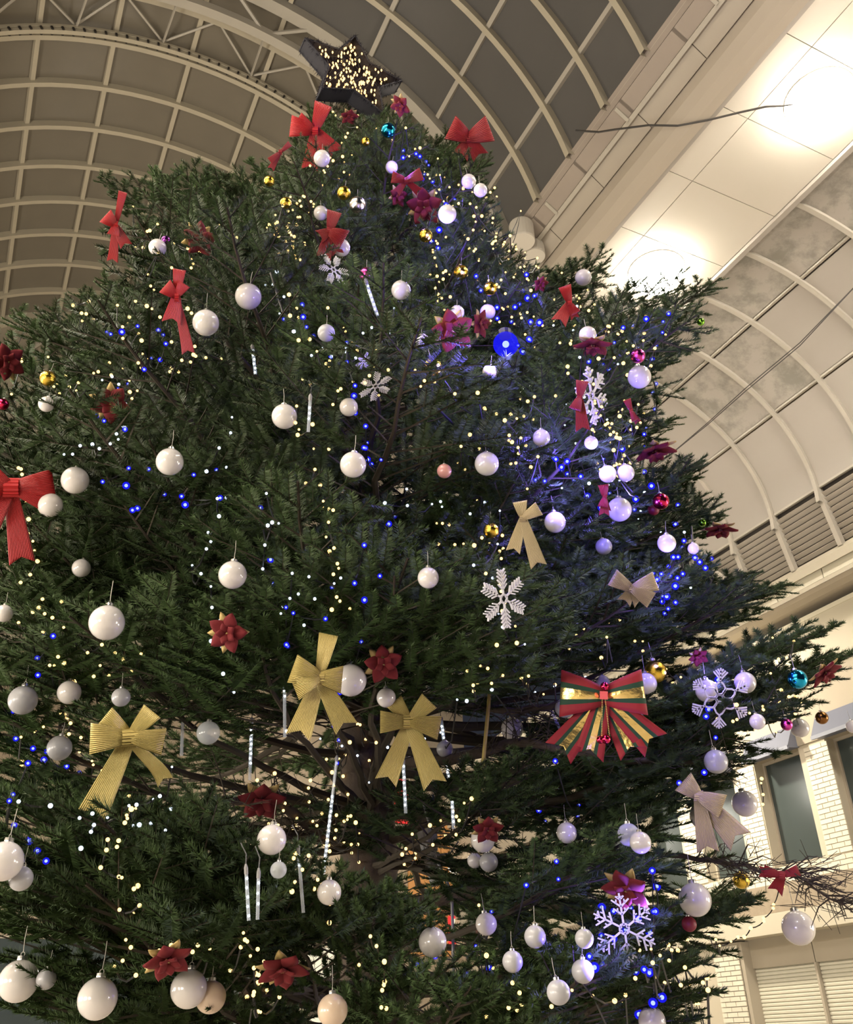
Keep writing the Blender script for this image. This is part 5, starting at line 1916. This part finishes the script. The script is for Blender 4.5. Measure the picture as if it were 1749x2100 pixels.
blue_lamp(1037, 706, 26, 22, 'brightest blue lamp glaring in the upper tree beside the red poinsettias')
for px, py, w in ((925, 410, 3), (905, 475, 3), (1050, 600, 4), (1240, 930, 4), (1155, 985, 4), (1290, 1040, 4), (1380, 1200, 5), (1340, 1880, 4), (1250, 1970, 3), (820, 330, 2.5), (960, 560, 3), (1340, 700, 2), (1120, 900, 3), (1460, 1390, 1.5)):
    blue_lamp(px, py, 7, w * 2.2)

# ---- odds and ends on the tree
P, Q = at(1012, 1290, 0.7), at(985, 1622, 0.7)
st = tag(MB().tube([P, P.lerp(Q, 0.5) + Vector((0.006, 0, 0)), Q], 0.008, 7).build('garden_stake', M_bamboo), 'thin yellow stake standing in the boughs before the gap by the trunk', 'stake')
p = at(884, 1722, 0.35)
t = tag(empty('power_adapter', p), 'small grey power adapter hanging beside the grey pipe', 'adapter')
MB().box((-0.022, -0.015, -0.045), (0.022, 0.015, 0.045)).build('box', M_pvc, t)
MB().tube([(0, 0, 0.045), (-0.02, 0, 0.10), (-0.04, 0.01, 0.2)], 0.005, 5).tube([(0, 0, -0.045), (0.03, 0, -0.06), (0.09, 0, -0.05), (0.13, 0, 0.0)], 0.004, 5).build('cord', M_pvc, t)
P, Q = at(868, 1705, 0.2), at(897, 1815, 0.2)
tag(MB().tube([P, Q], 0.030, 14).build('grey_pipe', M_pvc), 'grey plastic pipe stub tied among the lower limbs', 'pipe')
tag(MB().tube([at(*q) for q in ((893, 1760, 0.3), (912, 1800, 0.3), (926, 1830, 0.3), (928, 1900, 0.3), (930, 2000, 0.3))], 0.007, 6).build('grey_cable', M_pvc), 'grey cord hanging straight down from the grey pipe', 'cord')
for k, (pts, lab) in enumerate(((((555, 560, 2), (580, 640, 2), (640, 690, 2), (690, 730, 2), (740, 745, 2)), 'slack black cable sweeping below the large lone white ball'),
                                (((885, 790, 2), (890, 830, 2), (930, 870, 2), (960, 900, 2), (990, 915, 2)), 'slack black cable under the gold mirror ball'),
                                (((1340, 780, 0), (1348, 815, 0), (1345, 850, 0), (1352, 885, 0)), 'black cable end dangling from the outer bough over the white vault'),
                                (((1418, 1080, 0), (1420, 1110, 0), (1440, 1150, 0), (1462, 1185, 0), (1448, 1215, 0)), 'black cable hanging past the small pinkish ball before the louvres'))):
    C = []
    for x, y, f in pts:
        C.append(CAM + ray(x, y) * (depth_at(x, y) - 0.04))
    tz = sum((c - CAM).length for c in C) / len(C)
    C = [CAM + (c - CAM).normalized() * (0.3 * (c - CAM).length + 0.7 * tz) for c in C]
    tag(MB().tube(C, 0.0050, 5).build('power_cable', M_cable), lab, 'cable')
